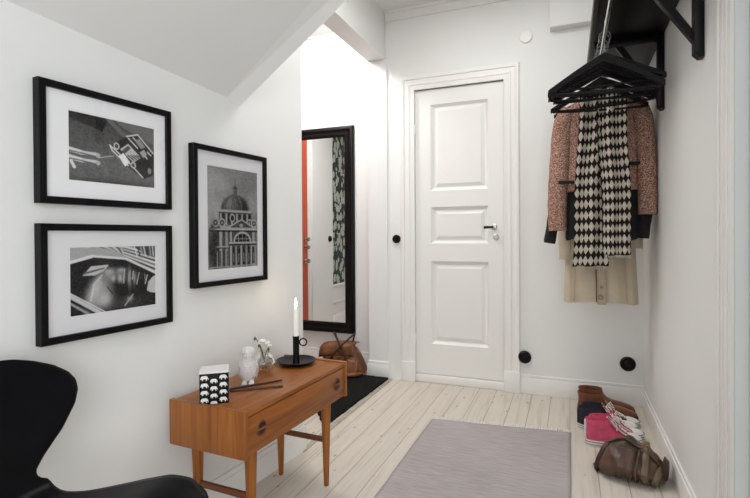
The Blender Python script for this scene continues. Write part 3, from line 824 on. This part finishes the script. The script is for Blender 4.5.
# ------------------------------------------------------------------ black moulded chair
ch = empty('shell_chair', 'glossy black moulded plywood chair with a waisted back and chrome legs', 'chair', (-1.126, .650, 0), rad(6))
prof = [(.400, .400), (.394, .422), (.375, .438), (.33, .448), (.27, .452), (.19, .444), (.11, .440), (.055, .445), (.018, .462), (-.004, .500), (-.016, .540), (-.032, .588), (-.053, .640), (-.076, .694), (-.094, .732), (-.101, .747)]
def cr(P, t):
    n = len(P)-1; x = t*n; i = min(int(x), n-1); f = x-i
    p0, p1, p2, p3 = P[max(i-1, 0)], P[i], P[i+1], P[min(i+2, n)]
    return [.5*((2*b)+(-a+c)*f+(2*a-5*b+4*c-d)*f*f+(-a+3*b-3*c+d)*f**3) for a, b, c, d in zip(p0, p1, p2, p3)]
Lp = [0.0]
NT_ = 90
pts = [cr(prof, k/NT_) for k in range(NT_+1)]
for a, b in zip(pts, pts[1:]): Lp.append(Lp[-1]+math.dist(a, b))
tot = Lp[-1]
wk = [(0, .10), (.012, .145), (.03, .170), (.07, .196), (.13, .212), (.20, .210), (.27, .186), (.34, .148), (.39, .120), (.43, .104), (.46, .100), (.508, .102), (.520, .098), (.530, .085), (.542, .080), (.556, .085), (.585, .110), (.64, .168), (.70, .214), (.74, .232), (.77, .234), (.80, .222), (.83, .192), (.855, .150), (.872, .105), (.880, .05)]
sc_ = tot/.880
def halfw(l):
    l /= sc_
    for (a, wa), (b, wb) in zip(wk, wk[1:]):
        if l <= b: 
            f = (l-a)/(b-a); return wa+(wb-wa)*f
    return wk[-1][1]
def shell(u, v):
    k = u*NT_; i = min(int(k), NT_-1); f = k-i
    x = pts[i][0]+(pts[i+1][0]-pts[i][0])*f; z = pts[i][1]+(pts[i+1][1]-pts[i][1])*f
    l = Lp[i]+(Lp[i+1]-Lp[i])*f; w = halfw(l); y = (v*2-1)*w
    fr = l/tot
    if fr > .5: x += .55*y*y*min(1, (fr-.5)*5); y *= 1-.08*min(1, (fr-.5)*5)
    else:
        z += .10*y*y if fr > .15 else -.25*y*y*(1-fr/.15)+.10*y*y*(fr/.15)
    return (x, y, z)
mb = MB(); mb.grid(shell, 90, 28); o = mb.build('seat_shell', M['chair_black'], ch, 60); mod_solid(o, .010)
for sx, sy in ((1, 1), (1, -1), (-1, 1), (-1, -1)):
    MB().tube([(.20+.03*sx, .03*sy, .425), (.20+.06*sx, .08*sy, .420), (.20+.10*sx, .13*sy, .405), (.20+.125*sx, .155*sy, .36), (.20+.21*sx, .215*sy, .006)], .007, 10).build('leg', M['chrome'], ch, 60)
MB().lathe([(.05, .418), (.06, .424), (.06, .436), (0, .438)], 28, (.20, 0, 0)).build('hub', M['chrome'], ch)

# ------------------------------------------------------------------ rug
rg_ = empty('rug', 'lilac grey woven cotton rug with a pale fringe on the pine floor', 'rug', (0, 0, 0))
C0, C1, C2, C3 = Vector((-.715, 2.612, 0)), Vector((.003, 2.690, 0)), Vector((.006, 1.05, 0)), Vector((-.712, 1.05, 0))
def rugf(u, v):
    p = (C3*(1-u)+C2*u)*(1-v)+(C0*(1-u)+C1*u)*v
    return (p.x+.0008*math.sin(v*40)*(abs(u-.5)*2)**6, p.y, .0035+.0015*math.sin(u*9+v*13)*math.sin(v*21))
mb = MB(); mb.grid(rugf, 40, 90); o = mb.build('rug_cloth', M['rug'], rg_, 60); mod_solid(o, .005)
mb = MB()
for k in range(92):
    f = (k+.5)/92; p = C0*(1-f)+C1*f; L = random.uniform(.036, .056); dx = random.uniform(-.006, .006)
    mb.tube([(p.x, p.y-.004, .005), (p.x+dx*.4, p.y+L*.5, .0045), (p.x+dx, p.y+L, .0025)], [.0034, .0032, .0016], 5)
mb.build('fringe', M['fringe'], rg_, 60)
MB().b2((-.062, 2.688, .002), (-.034, 2.707, .006), .001).build('care_tag', M['trim_black'], rg_)

# ------------------------------------------------------------------ shoes
def slice_pts(z, xb, xf, w, ball=.0, n=36, e=.85):
    m, a = (xb+xf)/2, (xf-xb)/2; out = []
    for k in range(n):
        t = 2*PI*k/n; c, s = math.cos(t), math.sin(t)
        y = w*math.copysign(abs(s)**e, s)*(1+ball*(.5*c-.35*math.cos(2*t)))
        out.append((m+a*math.copysign(abs(c)**.9, c), y, z))
    return out
def make_boot(label):
    o = empty('ankle_boot', label, 'boot', group='pair of brown suede boots')
    MB().loft([slice_pts(0, .002, .296, .044, .12), slice_pts(.010, .0, .300, .046, .12), slice_pts(.018, .003, .297, .044, .12)]).build('sole', M['dark_sole'], o, 40)
    mb = MB()
    sl = [(.016, .004, .294, .042, .12), (.028, .0, .293, .044, .12), (.038, -.001, .276, .0445, .12), (.048, .0, .240, .043, .10), (.057, .002, .190, .041, .06), (.068, .004, .158, .039, .02), (.084, .005, .140, .0375, 0), (.100, .003, .131, .037, 0), (.116, .0, .128, .0385, 0), (.119, .003, .126, .037, 0), (.108, .008, .124, .034, 0), (.085, .012, .13, .032, 0)]
    mb.loft([slice_pts(*s) for s in sl], True, True, True); mb.build('upper', M['suede'], o, 60)
    mb = MB(); mb.loft([slice_pts(z, .009, .121, .0330) for z in (.104, .1041)]); mb.build('lining', M['lining_dark'], o, 60)
    return o
def make_sneaker(label, canvas, group):
    o = empty('high_top_sneaker', label, 'shoe', group=group)
    MB().loft([slice_pts(0, .002, .280, .043, .14), slice_pts(.004, 0, .283, .045, .14), slice_pts(.026, .001, .282, .0445, .14), slice_pts(.028, .004, .279, .042, .14)]).build('rubber_sole', M['rubber'], o, 40)
    mb = MB()
    for z in (.0205, .0085): mb.loft([slice_pts(z-.0013, -.0007, .2835, .0456, .14), slice_pts(z+.0013, -.0006, .2834, .0455, .14)], True, False, False)
    mb.build('sole_stripe', M['blackband'], o, 40)
    mb = MB()
    sl = [(.024, .004, .276, .0415, .12), (.036, .002, .272, .042, .12), (.044, .002, .242, .0415, .10), (.053, .003, .200, .040, .06), (.064, .004, .166, .038, .02), (.080, .004, .140, .037, 0), (.100, .002, .124, .036, 0), (.117, -.001, .116, .037, 0), (.120, .001, .113, .0355, 0), (.108, .006, .118, .032, 0), (.085, .01, .12, .03, 0)]
    mb.loft([slice_pts(*s) for s in sl]); mb.build('canvas_upper', canvas, o, 60)
    mb = MB(); mb.loft([slice_pts(z, .007, .115, .0315) for z in (.088, .0881)]); mb.build('lining', M['tan_lining'], o, 60)
    mb = MB(); rings = []
    for i in range(9):
        f = i/8; a = f*PI/2
        rings.append([(.212+.068*math.cos(a)*math.cos(t), .0435*math.cos(a*.96)*math.sin(t), .026+.030*math.sin(a)) for t in [(-PI/2)+PI*k/16 for k in range(17)]])
    mb.loft(rings, False); mod_solid(mb.build('toe_cap', M['rubber'], o, 60), .002)
    mb = MB(); mb.tube([(.212+.0695*math.cos(t), .0455*math.sin(t), .036) for t in [(-1.45)+2.9*k/20 for k in range(21)]], .0014, 6); mb.build('toe_stripe', M['blackband'], o, 60)
    # tongue rising above the collar
    mb = MB(); mb.grid(lambda u, v: (.206-.140*u+.050*u*u, (v-.5)*.05, .050+.092*u+.006*math.cos((v-.5)*3)), 10, 6); mod_solid(mb.build('tongue', canvas if canvas == M['pink_canvas'] else M['tan_lining'], o, 60), .004)
    # laces zig-zag over the instep
    mb = MB(); n = 7
    def ip(f, s): return (.206-.130*f+.048*f*f, s*(.021+.003*f), .057+.066*f)
    for k in range(n):
        f0, f1 = k/n, (k+1)/n
        for s in (-1, 1):
            a, b = ip(f0, s), ip(f1, -s); m = ((a[0]+b[0])/2+.004, 0, (a[2]+b[2])/2+.006)
            mb.tube([a, m, b], .0028, 6)
    for s in (-1, 1):
        a = ip(1, s); mb.tube([a, (a[0]+.012, a[1]+s*.012, a[2]-.006), (a[0]+.018, a[1]+s*.016, a[2]-.026), (a[0]+.016, a[1]+s*.017, a[2]-.045)], .0022, 6)
        mb.tube([(a[0]+.006, 0, a[2]+.006), (a[0]+.02, s*.02, a[2]+.012), (a[0]+.028, s*.034, a[2]-.006), (a[0]+.016, s*.018, a[2]-.002), (a[0]+.006, 0, a[2]+.004)], .0022, 6)
    mb.build('laces', M['lace'], o, 60)
    for s in (-1, 1):
        MB().tube([(ip(f/8, s)[0]-.004, ip(f/8, s)[1]+s*.008, ip(f/8, s)[2]-.006) for f in range(9)], .0075, 8, .45).build('eyelet_strip', M['lace'] if canvas == M['pink_canvas'] else canvas, o, 60)
    mb = MB(); mb.b2((-.004, -.006, .03), (.004, .006, .115), .002); mb.build('heel_strip', M['rubber'] if canvas == M['pink_canvas'] else canvas, o)
    return o
def place(o, x, y, deg, sc=1.0):
    o.location = (x, y, .0005); o.rotation_euler = (0, 0, rad(deg)); o.scale = (sc, sc, sc); return o
b1 = place(make_boot('brown suede ankle boot in front of its mate, beside the navy sneakers'), .040, 3.010, 3, 1.05); b1.scale.z = 1.10
b2 = copy_tree(b1); b2['label'] = 'brown suede ankle boot farther back, nearest the back wall baseboard'; place(b2, .046, 3.105, 5, 1.02); b2.scale.z = 1.08
s1 = place(make_sneaker('navy canvas high top sneaker between its mate and the pink pair', M['navy_canvas'], 'pair of navy sneakers'), .040, 2.785, 9, 1.05); s1.scale.z = .93
s2 = copy_tree(s1); s2['label'] = 'navy canvas high top sneaker next to the brown boots'; place(s2, .062, 2.880, 6, 1.02); s2.scale.z = .86
p1 = place(make_sneaker('pink canvas high top sneaker closest to the brown slouchy bag', M['pink_canvas'], 'pair of pink sneakers'), .070, 2.575, 17, .95); p1.scale.z = 1.08
p2 = copy_tree(p1); p2['label'] = 'pink canvas high top sneaker next to the navy pair'; place(p2, .092, 2.672, 15, .93); p2.scale.z = .95

# ------------------------------------------------------------------ slouchy brown leather bag
from mathutils import noise as mno
sb = empty('slouchy_bag', 'crumpled brown leather bag with a buckled strap lying on the floor by the shoes', 'bag', (.248, 2.325, 0), rad(-17)); sb.scale = (1, 1.05, 1.10)
def bag_env(f): return max(.02, math.sin((.06+.80*f)*PI))**.55
def bag_pt(f, t, push=0.0):
    e = bag_env(f); c, q_ = math.cos(t), math.sin(t)
    w = (.100-.012*f)*e; h = (.176-.062*f)*e
    y = w*c*(1.10 if q_ < 0 else 1-.42*q_)*(1.18 if c < 0 else .9); z = h*.5+h*.5*math.copysign(abs(q_)**.8, q_)
    p = Vector((-.135+.262*f, y, z))
    n1 = mno.noise(Vector((p.x*11, p.y*11, p.z*9)))*.015 + mno.noise(Vector((p.x*34+5, p.y*30, p.z*16+f*3)))*.010 - abs(mno.noise(Vector((p.x*24, p.y*8+3, p.z*22))))*.018
    d = Vector((0, c, q_)); p += d*(n1+push)
    p.x += .022*(1-f)*q_
    p.z = max(.002, p.z)
    return p
mb = MB(); rings = []; n = 72
for i in range(61):
    f = i/60; rings.append([bag_pt(f, 2*PI*k/n) for k in range(n)])
mb.loft(rings); mb.build('bag_body', M['taupe_leather'], sb, 80)
mb = MB()       # front pocket panel
mb.grid(lambda u, v: bag_pt(.14+.46*u, PI*1.0-.62+1.45*v, .007+.004*math.sin(u*PI)), 26, 26)
mod_solid(mb.build('front_pocket', mk('brown_pocket_leather', (.085, .042, .028), .36, .4, 10, .4, 40), sb, 80), .004)
def seam(nm, fs, ts, r, mat): MB().tube([bag_pt(f, t, .006) for f, t in zip(fs, ts)], r, 8).build(nm, mat, sb, 60)
L_ = lambda a, b, k=12: [a+(b-a)*i/k for i in range(k+1)]
seam('top_seam', L_(.06, .93), L_(2.0, 2.25), .0055, M['taupe_leather'])
seam('side_seam', L_(.635, .66), L_(2.3, 4.2), .005, M['taupe_leather'])
strap_m = mk('olive_brown_leather', (.13, .085, .05), .45, .3, 20, .2, 60)
st = MB().tube([bag_pt(.70+.10*i/14, 1.5+2.6*i/14, .009) for i in range(15)]+[bag_pt(.86+.03*i, 4.0-.45*i, .016) for i in range(5)], .012, 10, .30).build('strap', strap_m, sb, 60)
mb = MB(); b0 = bag_pt(.715, 2.05, .016)
cs4 = [b0+Vector(v) for v in ((-.013, .010, .004), (.013, .010, .004), (.013, -.012, -.012), (-.013, -.012, -.012))]
mb.tube(cs4+[cs4[0]], .0028, 8); mb.build('buckle', M['brass'], st, 60)
MB().tube([bag_pt(.10-.05*math.sin(i/10*PI), 2.0+2.2*i/10, .010) for i in range(11)], .010, 10, .35).build('strap', M['dark_strap'], sb, 60)
MB().loft([[Vector((.126+.007*q_, (.050-.006*q_)*math.cos(a)-.008, .054+(.040-.006*q_)*math.sin(a))) for a in [2*PI*k/24 for k in range(24)]] for q_ in (-1, 0, 1)]).build('end_panel', M['dark_strap'], sb, 60)

# ------------------------------------------------------------------ hat rack with rail
ZS = 1.960
hk = empty('hat_rack', 'black wooden hat shelf on two brackets with a chrome rail on the right wall', 'hat rack', (XR, 2.4, ZS))
MB().b2((-.305, -.90, 0), (-.001, .78, .022), .002).build('shelf', M['black_wood'], hk)
MB().b2((-.318, -.90, -.014), (-.300, .78, .030), .003).build('front_lip', mk('dark_brown_black_edge', (.035, .028, .024), .45, .2, 30), hk)
for yb in (.19, -.52):
    br = MB().b2((-.030, yb-.019, -.335), (-.001, yb+.019, 0), .002).prism([(-.030, yb-.019, -.335), (-.001, yb-.019, -.335), (-.001, yb-.019, -.352), (-.014, yb-.019, -.352)], (0, .038, 0)).build('bracket', M['black_wood'], hk, 25)
    MB().b2((-.295, yb-.015, -.034), (-.03, yb+.015, 0), .002).build('arm', M['black_wood'], br)
    mb = MB(); mb.prism([(-.030, yb-.013, -.262), (-.030, yb-.013, -.300), (-.205, yb-.013, -.034), (-.173, yb-.013, -.034)], (0, .026, 0)); mb.build('brace', M['black_wood'], br, 25)
RX = .142-XR; RZ = -.075
MB().tube([(RX, -.90, RZ), (RX, .76, RZ)], .0075, 16).build('rail', M['chrome'], hk, 60)
for y in (-.85, -.15, .72): MB().tube([(RX, y, RZ), (RX, y, -.001)], .004, 8).build('rail_post', M['chrome'], hk, 60)
xr, zr = XR+RX, ZS+RZ+.0075

def make_hanger(label):
    o = empty('coat_hanger', label, 'coat hanger', (xr, 2.2, zr), 0, 'black wooden hangers on the rail')
    mb = MB(); rings = []
    for k in range(-14, 15):
        f = k/14; x = .222*f; a = abs(f)
        z = -.088-.138*(a**1.08)-(.010*(1-a)**2)
        h = .017-.006*a; t = .0075 + .004*a
        y = -.022*a*a
        rings.append([(x, y-t, z-h), (x, y+t, z-h), (x, y+t, z+h*.8), (x, y+t*.5, z+h), (x, y-t*.5, z+h), (x, y-t, z+h*.8)])
    mb.loft(rings); mb.build('shoulder', M['black_wood'], o, 40)
    MB().tube([(-.212, -.018, -.231), (-.1, -.008, -.233), (.1, -.008, -.233), (.212, -.018, -.231)], .0058, 10).build('bar', M['black_wood'], o, 60)
    pts = []
    for k in range(13):
        a = -.5+(PI+.75)*k/12
        pts.append((.0225*math.cos(a)*-1+.0, 0, -.0225+.0022+.0225*math.sin(a)))
    pts = [(-p[0], p[1], p[2]) for p in pts]
    pts = [pt for pt in reversed(pts)]
    pts = pts + [(.012, 0, -.046), (0, 0, -.056), (0, 0, -.088)]
    MB().tube(pts, .0021, 6).build('hook', M['chrome'], o, 60)
    return o
ys = [2.275, 2.325, 2.385, 2.44, 2.49, 2.535, 2.652, 2.692]
words_ = ['frontmost', 'second', 'third', 'fourth', 'fifth', 'sixth', 'seventh', 'eighth', 'ninth']
h0 = make_hanger('empty black wooden hanger, frontmost on the chrome rail')
for i, y in enumerate(ys):
    h = h0 if i == 0 else copy_tree(h0)
    h.location = (xr, y, zr); h.scale = (1, 1, (1.09, .93, 1.0, .93, .99, .94, .98, 1.01)[i])
    h.rotation_euler = (0, rad((1.0, -2.5, 2.5, -1, 3, -2, -3, 2)[i]), rad((0, 3, -2.5, 3, -3, 2, 2.5, -2)[i]))
    if i: h['label'] = 'empty black wooden hanger, %s from the front of the chrome rail' % words_[i] if i < 7 else 'empty black wooden hanger directly before the scarf and jacket'
YJ = 2.795
hj = copy_tree(h0); hj.scale = (1, 1, .85); hj.location = (xr, YJ, zr); hj.rotation_euler = (0, 0, 0); hj['label'] = 'black wooden hanger carrying the tweed jacket and black cardigan'
ht = copy_tree(h0); ht.scale = (1, 1, .85); ht.location = (xr, 2.955, zr); ht.rotation_euler = (0, 0, 0); ht['label'] = 'black wooden hanger carrying the beige trench coat, rearmost on the rail'

# ------------------------------------------------------------------ garments
def torso(mb, cx, cy, levels, n=64, fold=.006, nf=7, ph=0, open_top=False):
    rings = []
    for (z, w, d, dx) in levels:
        ring = []
        for k in range(n):
            t = 2*PI*k/n; c, s = math.cos(t), math.sin(t)
            amp = fold*min(1, max(0, (levels[0][0]-z)/.25))
            rr = 1+amp*math.sin(nf*2*t+ph+z*3)/max(d, .02)
            ring.append((cx+dx+w*math.copysign(abs(c)**.75, c), cy+d*math.copysign(abs(s)**.8, s)*rr, z+.006*math.sin(3*t+ph)*(1 if z < levels[0][0]-.3 else 0)))
        rings.append(ring)
    return mb.loft(rings)
def sleeve(mb, pts, rs, n=18, wr=.04, seed=0, flat=.8):
    P = []
    m = len(pts)-1; K = 24
    R = []
    for k in range(K+1):
        t = k/K; p = cr(pts, t); P.append(Vector(p))
        x = t*m; i = min(int(x), m-1); R.append((rs[i]+(rs[i+1]-rs[i])*(x-i))*(1+wr*math.sin(k*1.9+seed)))
    return mb.tube(P, R, n, flat, True, (0, 1, 0))
# trench coat
tr = empty('trench_coat', 'beige cotton trench coat hanging rearmost below the jacket', 'coat', (xr, 2.955, 0))
mb = MB(); torso(mb, .012, 0, [(1.775, .05, .028, 0), (1.735, .12, .035, 0), (1.69, .19, .045, 0), (1.60, .185, .055, 0), (1.40, .175, .058, 0), (1.15, .172, .058, .0), (.90, .178, .060, .002), (.72, .186, .062, .004), (.655, .188, .060, .004)], fold=.009, nf=5)
mb.build('coat_body', M['beige_cotton'], tr, 60)
for s in (-1, 1):
    mb = MB(); sleeve(mb, [(.012+s*.155, -.005, 1.66), (.012+s*.175, -.01, 1.5), (.012+s*.178, -.015, 1.25), (.012+s*.172, -.022, .89 if s < 0 else .955)], [.045, .048, .044, .036], seed=s); mb.build('sleeve', M['beige_cotton'], tr, 60)
mb = MB(); mb.grid(lambda u, v: (-.006+.045*u+.006*math.sin(v*9), -.068-.004*u-.002*math.sin(v*12+u), 1.25-.600*v), 4, 24); mod_solid(mb.build('button_placket', M['beige_shade'], tr, 60), .006)
for s, x0 in ((-1, -.11), (1, .13)):
    mb = MB(); mb.tube([(x0, -.066, 1.0), (x0+s*.004, -.070, .85), (x0+s*.01, -.070, .665)], [.003, .007, .009], 8, .5); mb.build('pleat', M['beige_shade'], tr, 60)
mb = MB(); mb.tube([(-.008, -.071, 1.2), (-.009, -.072, .9), (-.006, -.074, .66)], .0022, 6); mb.build('placket_edge', M['dark_strap'], tr)
for z in (.745, .85): MB().lathe([(.009, 0), (.009, -.003), (.006, -.004), (0, -.0035)], 16, (.018, -.076, z), 'Y').build('button', mk('horn_button', (.30, .22, .15), .4), tr)
MB().ring((.014, -.078, .690), .011, .0028, 'Y', 16, 6).build('buckle', mk('copper_buckle', (.35, .15, .10), .35, .1, 20), tr)
# cardigan
cg = empty('cardigan', 'black knitted cardigan hanging inside the tweed jacket, cuffs showing', 'cardigan', (xr, YJ, 0))
mb = MB(); torso(mb, .012, .0, [(1.770, .05, .022, 0), (1.735, .11, .026, 0), (1.69, .165, .034, 0), (1.55, .165, .040, 0), (1.30, .165, .044, 0), (1.10, .172, .046, 0), (1.02, .174, .045, 0), (1.005, .170, .042, 0)], fold=.006, nf=6, ph=1); mb.build('cardigan_body', M['black_knit'], cg, 60)
for s, zb, xb in ((-1, .985, -.243), (1, 1.010, .203)):
    mb = MB(); sleeve(mb, [(.012+s*.150, 0, 1.68), (.012+s*.192, -.004, 1.5), (.010+s*.212, -.008, 1.25), (xb, -.004, zb)], [.03, .034, .033, .030], seed=2); mb.build('sleeve', M['black_knit'], cg, 60)
# tweed jacket
jk = empty('tweed_jacket', 'rust pink tweed jacket with black pocket trim hanging on the rail', 'jacket', (xr, YJ, 0))
mb = MB(); torso(mb, .012, -.004, [(1.772, .055, .030, 0), (1.738, .12, .040, 0), (1.690, .178, .050, 0), (1.60, .172, .060, 0), (1.45, .168, .064, 0), (1.32, .172, .066, 0), (1.262, .178, .066, 0), (1.255, .174, .062, 0)], fold=.004, nf=5, ph=2); mb.build('jacket_body', M['tweed'], jk, 60)
for s, pts_, rs in ((-1, [(-.135, -.006, 1.690), (-.170, -.012, 1.61), (-.190, -.020, 1.40), (-.202, -.026, 1.20), (-.200, -.030, 1.052)], [.050, .054, .052, .049, .046]),
                    (1, [(.165, -.006, 1.700), (.200, -.012, 1.62), (.217, -.020, 1.42), (.222, -.030, 1.25), (.222, -.036, 1.130)], [.050, .050, .047, .045, .043])):
    mb = MB(); sleeve(mb, pts_, rs, wr=.025, seed=s*2, flat=.85); mb.build('sleeve', M['tweed'], jk, 60)
for x0, z, nm in ((-.150, 1.305, 'pocket_trim'), (.155, 1.385, 'pocket_trim')):
    mb = MB(); mb.tube([(x0-.045, -.068 if abs(x0) < .152 else -.066, z), (x0, -.070, z), (x0+.028, -.058, z+.001)], .010, 8, .9); mb.build(nm, M['trim_black'], jk, 60)
# scarf: two ends hanging in front
sf = empty('scarf', 'long black and cream houndstooth scarf hanging over the front of the jacket', 'scarf', (xr, YJ, 0))
def tail(x0t, x1t, x0b, x1b, zt, zb, y0, ph):
    def fn(u, v):
        f = v
        x0 = x0t+(x0b-x0t)*f; x1 = x1t+(x1b-x1t)*f
        y = y0-.010*math.sin(u*PI*4+ph+v*1.5)-.006*math.sin(u*9+v*5+ph)-.010*f
        return (x0+(x1-x0)*u+.004*math.sin(v*9+ph), y, zt+(zb-zt)*v+.006*(u-.5))
    return fn
mb = MB(); mb.grid(tail(-.090, .045, -.130, .038, 1.765, .868, -.092, 0), 40, 80, True); o = mb.build('front_end', M['hound'], sf, 60); mod_solid(o, .005)
mb = MB(); mb.grid(tail(-.015, .120, .018, .142, 1.765, .925, -.112, 2.2), 40, 80, True); o = mb.build('overlapping_end', M['hound'], sf, 60); mod_solid(o, .005)
fr_m = mk('cream_fringe', (.5, .45, .38), .9, .2, 60)
for (xa, xb, z, y) in ((-.126, .037, .868, -.103), (.019, .140, .925, -.124)):
    mb = MB()
    for k in range(26):
        x = xa+(xb-xa)*(k+.5)/26; mb.tube([(x, y, z+.004), (x+random.uniform(-.003, .003), y, z-random.uniform(.008, .014))], .0018, 5)
    mb.build('fringe', fr_m, sf, 60)

# ------------------------------------------------------------------ light
def area(name, loc, rot, sx, sy, power, col=(1, 1, 1)):
    l = bpy.data.lights.new(name, 'AREA'); l.shape = 'RECTANGLE'; l.size = sx; l.size_y = sy; l.energy = power; l.color = col
    o = bpy.data.objects.new(name, l); COL.objects.link(o); o.location = loc; o.rotation_euler = rot; return o
area('hall_ceiling_lamp', (-.45, 2.15, 2.58), (0, 0, 0), .8, .8, 14, (1, .985, .955))
area('vestibule_lamp', (-1.75, 2.75, 2.57), (rad(20), 0, 0), .35, .35, 17, (1, .98, .96))
area('window_daylight', (1.0, -2.1, 1.5), (rad(90), 0, 0), 2.0, 1.8, 62, (.91, .955, 1))
l = bpy.data.lights.new('candle_glow', 'POINT'); l.energy = .10; l.color = (1, .72, .4); l.shadow_soft_size = .01
o = bpy.data.objects.new('candle_glow', l); COL.objects.link(o); o.location = (-1.078, 1.772, ZT+.108+.185)
w = bpy.data.worlds.new('room_air'); S.world = w; w.use_nodes = True
w.node_tree.nodes['Background'].inputs[0].default_value = (.9, .95, 1, 1); w.node_tree.nodes['Background'].inputs[1].default_value = .3

# ------------------------------------------------------------------ camera
cam = bpy.data.cameras.new('camera'); co = bpy.data.objects.new('camera', cam); COL.objects.link(co)
yaw, pitch, roll = .382962, -.0082327, -.0060390
fw = Vector((-math.sin(yaw)*math.cos(pitch), math.cos(yaw)*math.cos(pitch), math.sin(pitch)))
r0 = Vector((math.cos(yaw), math.sin(yaw), 0)); u0 = r0.cross(fw)
r = r0*math.cos(roll)+u0*math.sin(roll); u = -r0*math.sin(roll)+u0*math.cos(roll)
mw = Matrix((r, u, -fw)).transposed().to_4x4(); mw.translation = (0, 0, 1.03)
co.matrix_world = mw
cam.sensor_width = 36; cam.lens = 36*482.6886/750; cam.shift_y = -(249-239.874)/750; cam.clip_start = .02
S.camera = co
S.view_settings.view_transform = 'Standard'
S.view_settings.look = 'None'
S.view_settings.exposure = 0.0
S.cycles.max_bounces = 10; S.cycles.diffuse_bounces = 6; S.cycles.transparent_max_bounces = 16
S.cycles.sample_clamp_indirect = 6
S.cycles.use_denoising = True
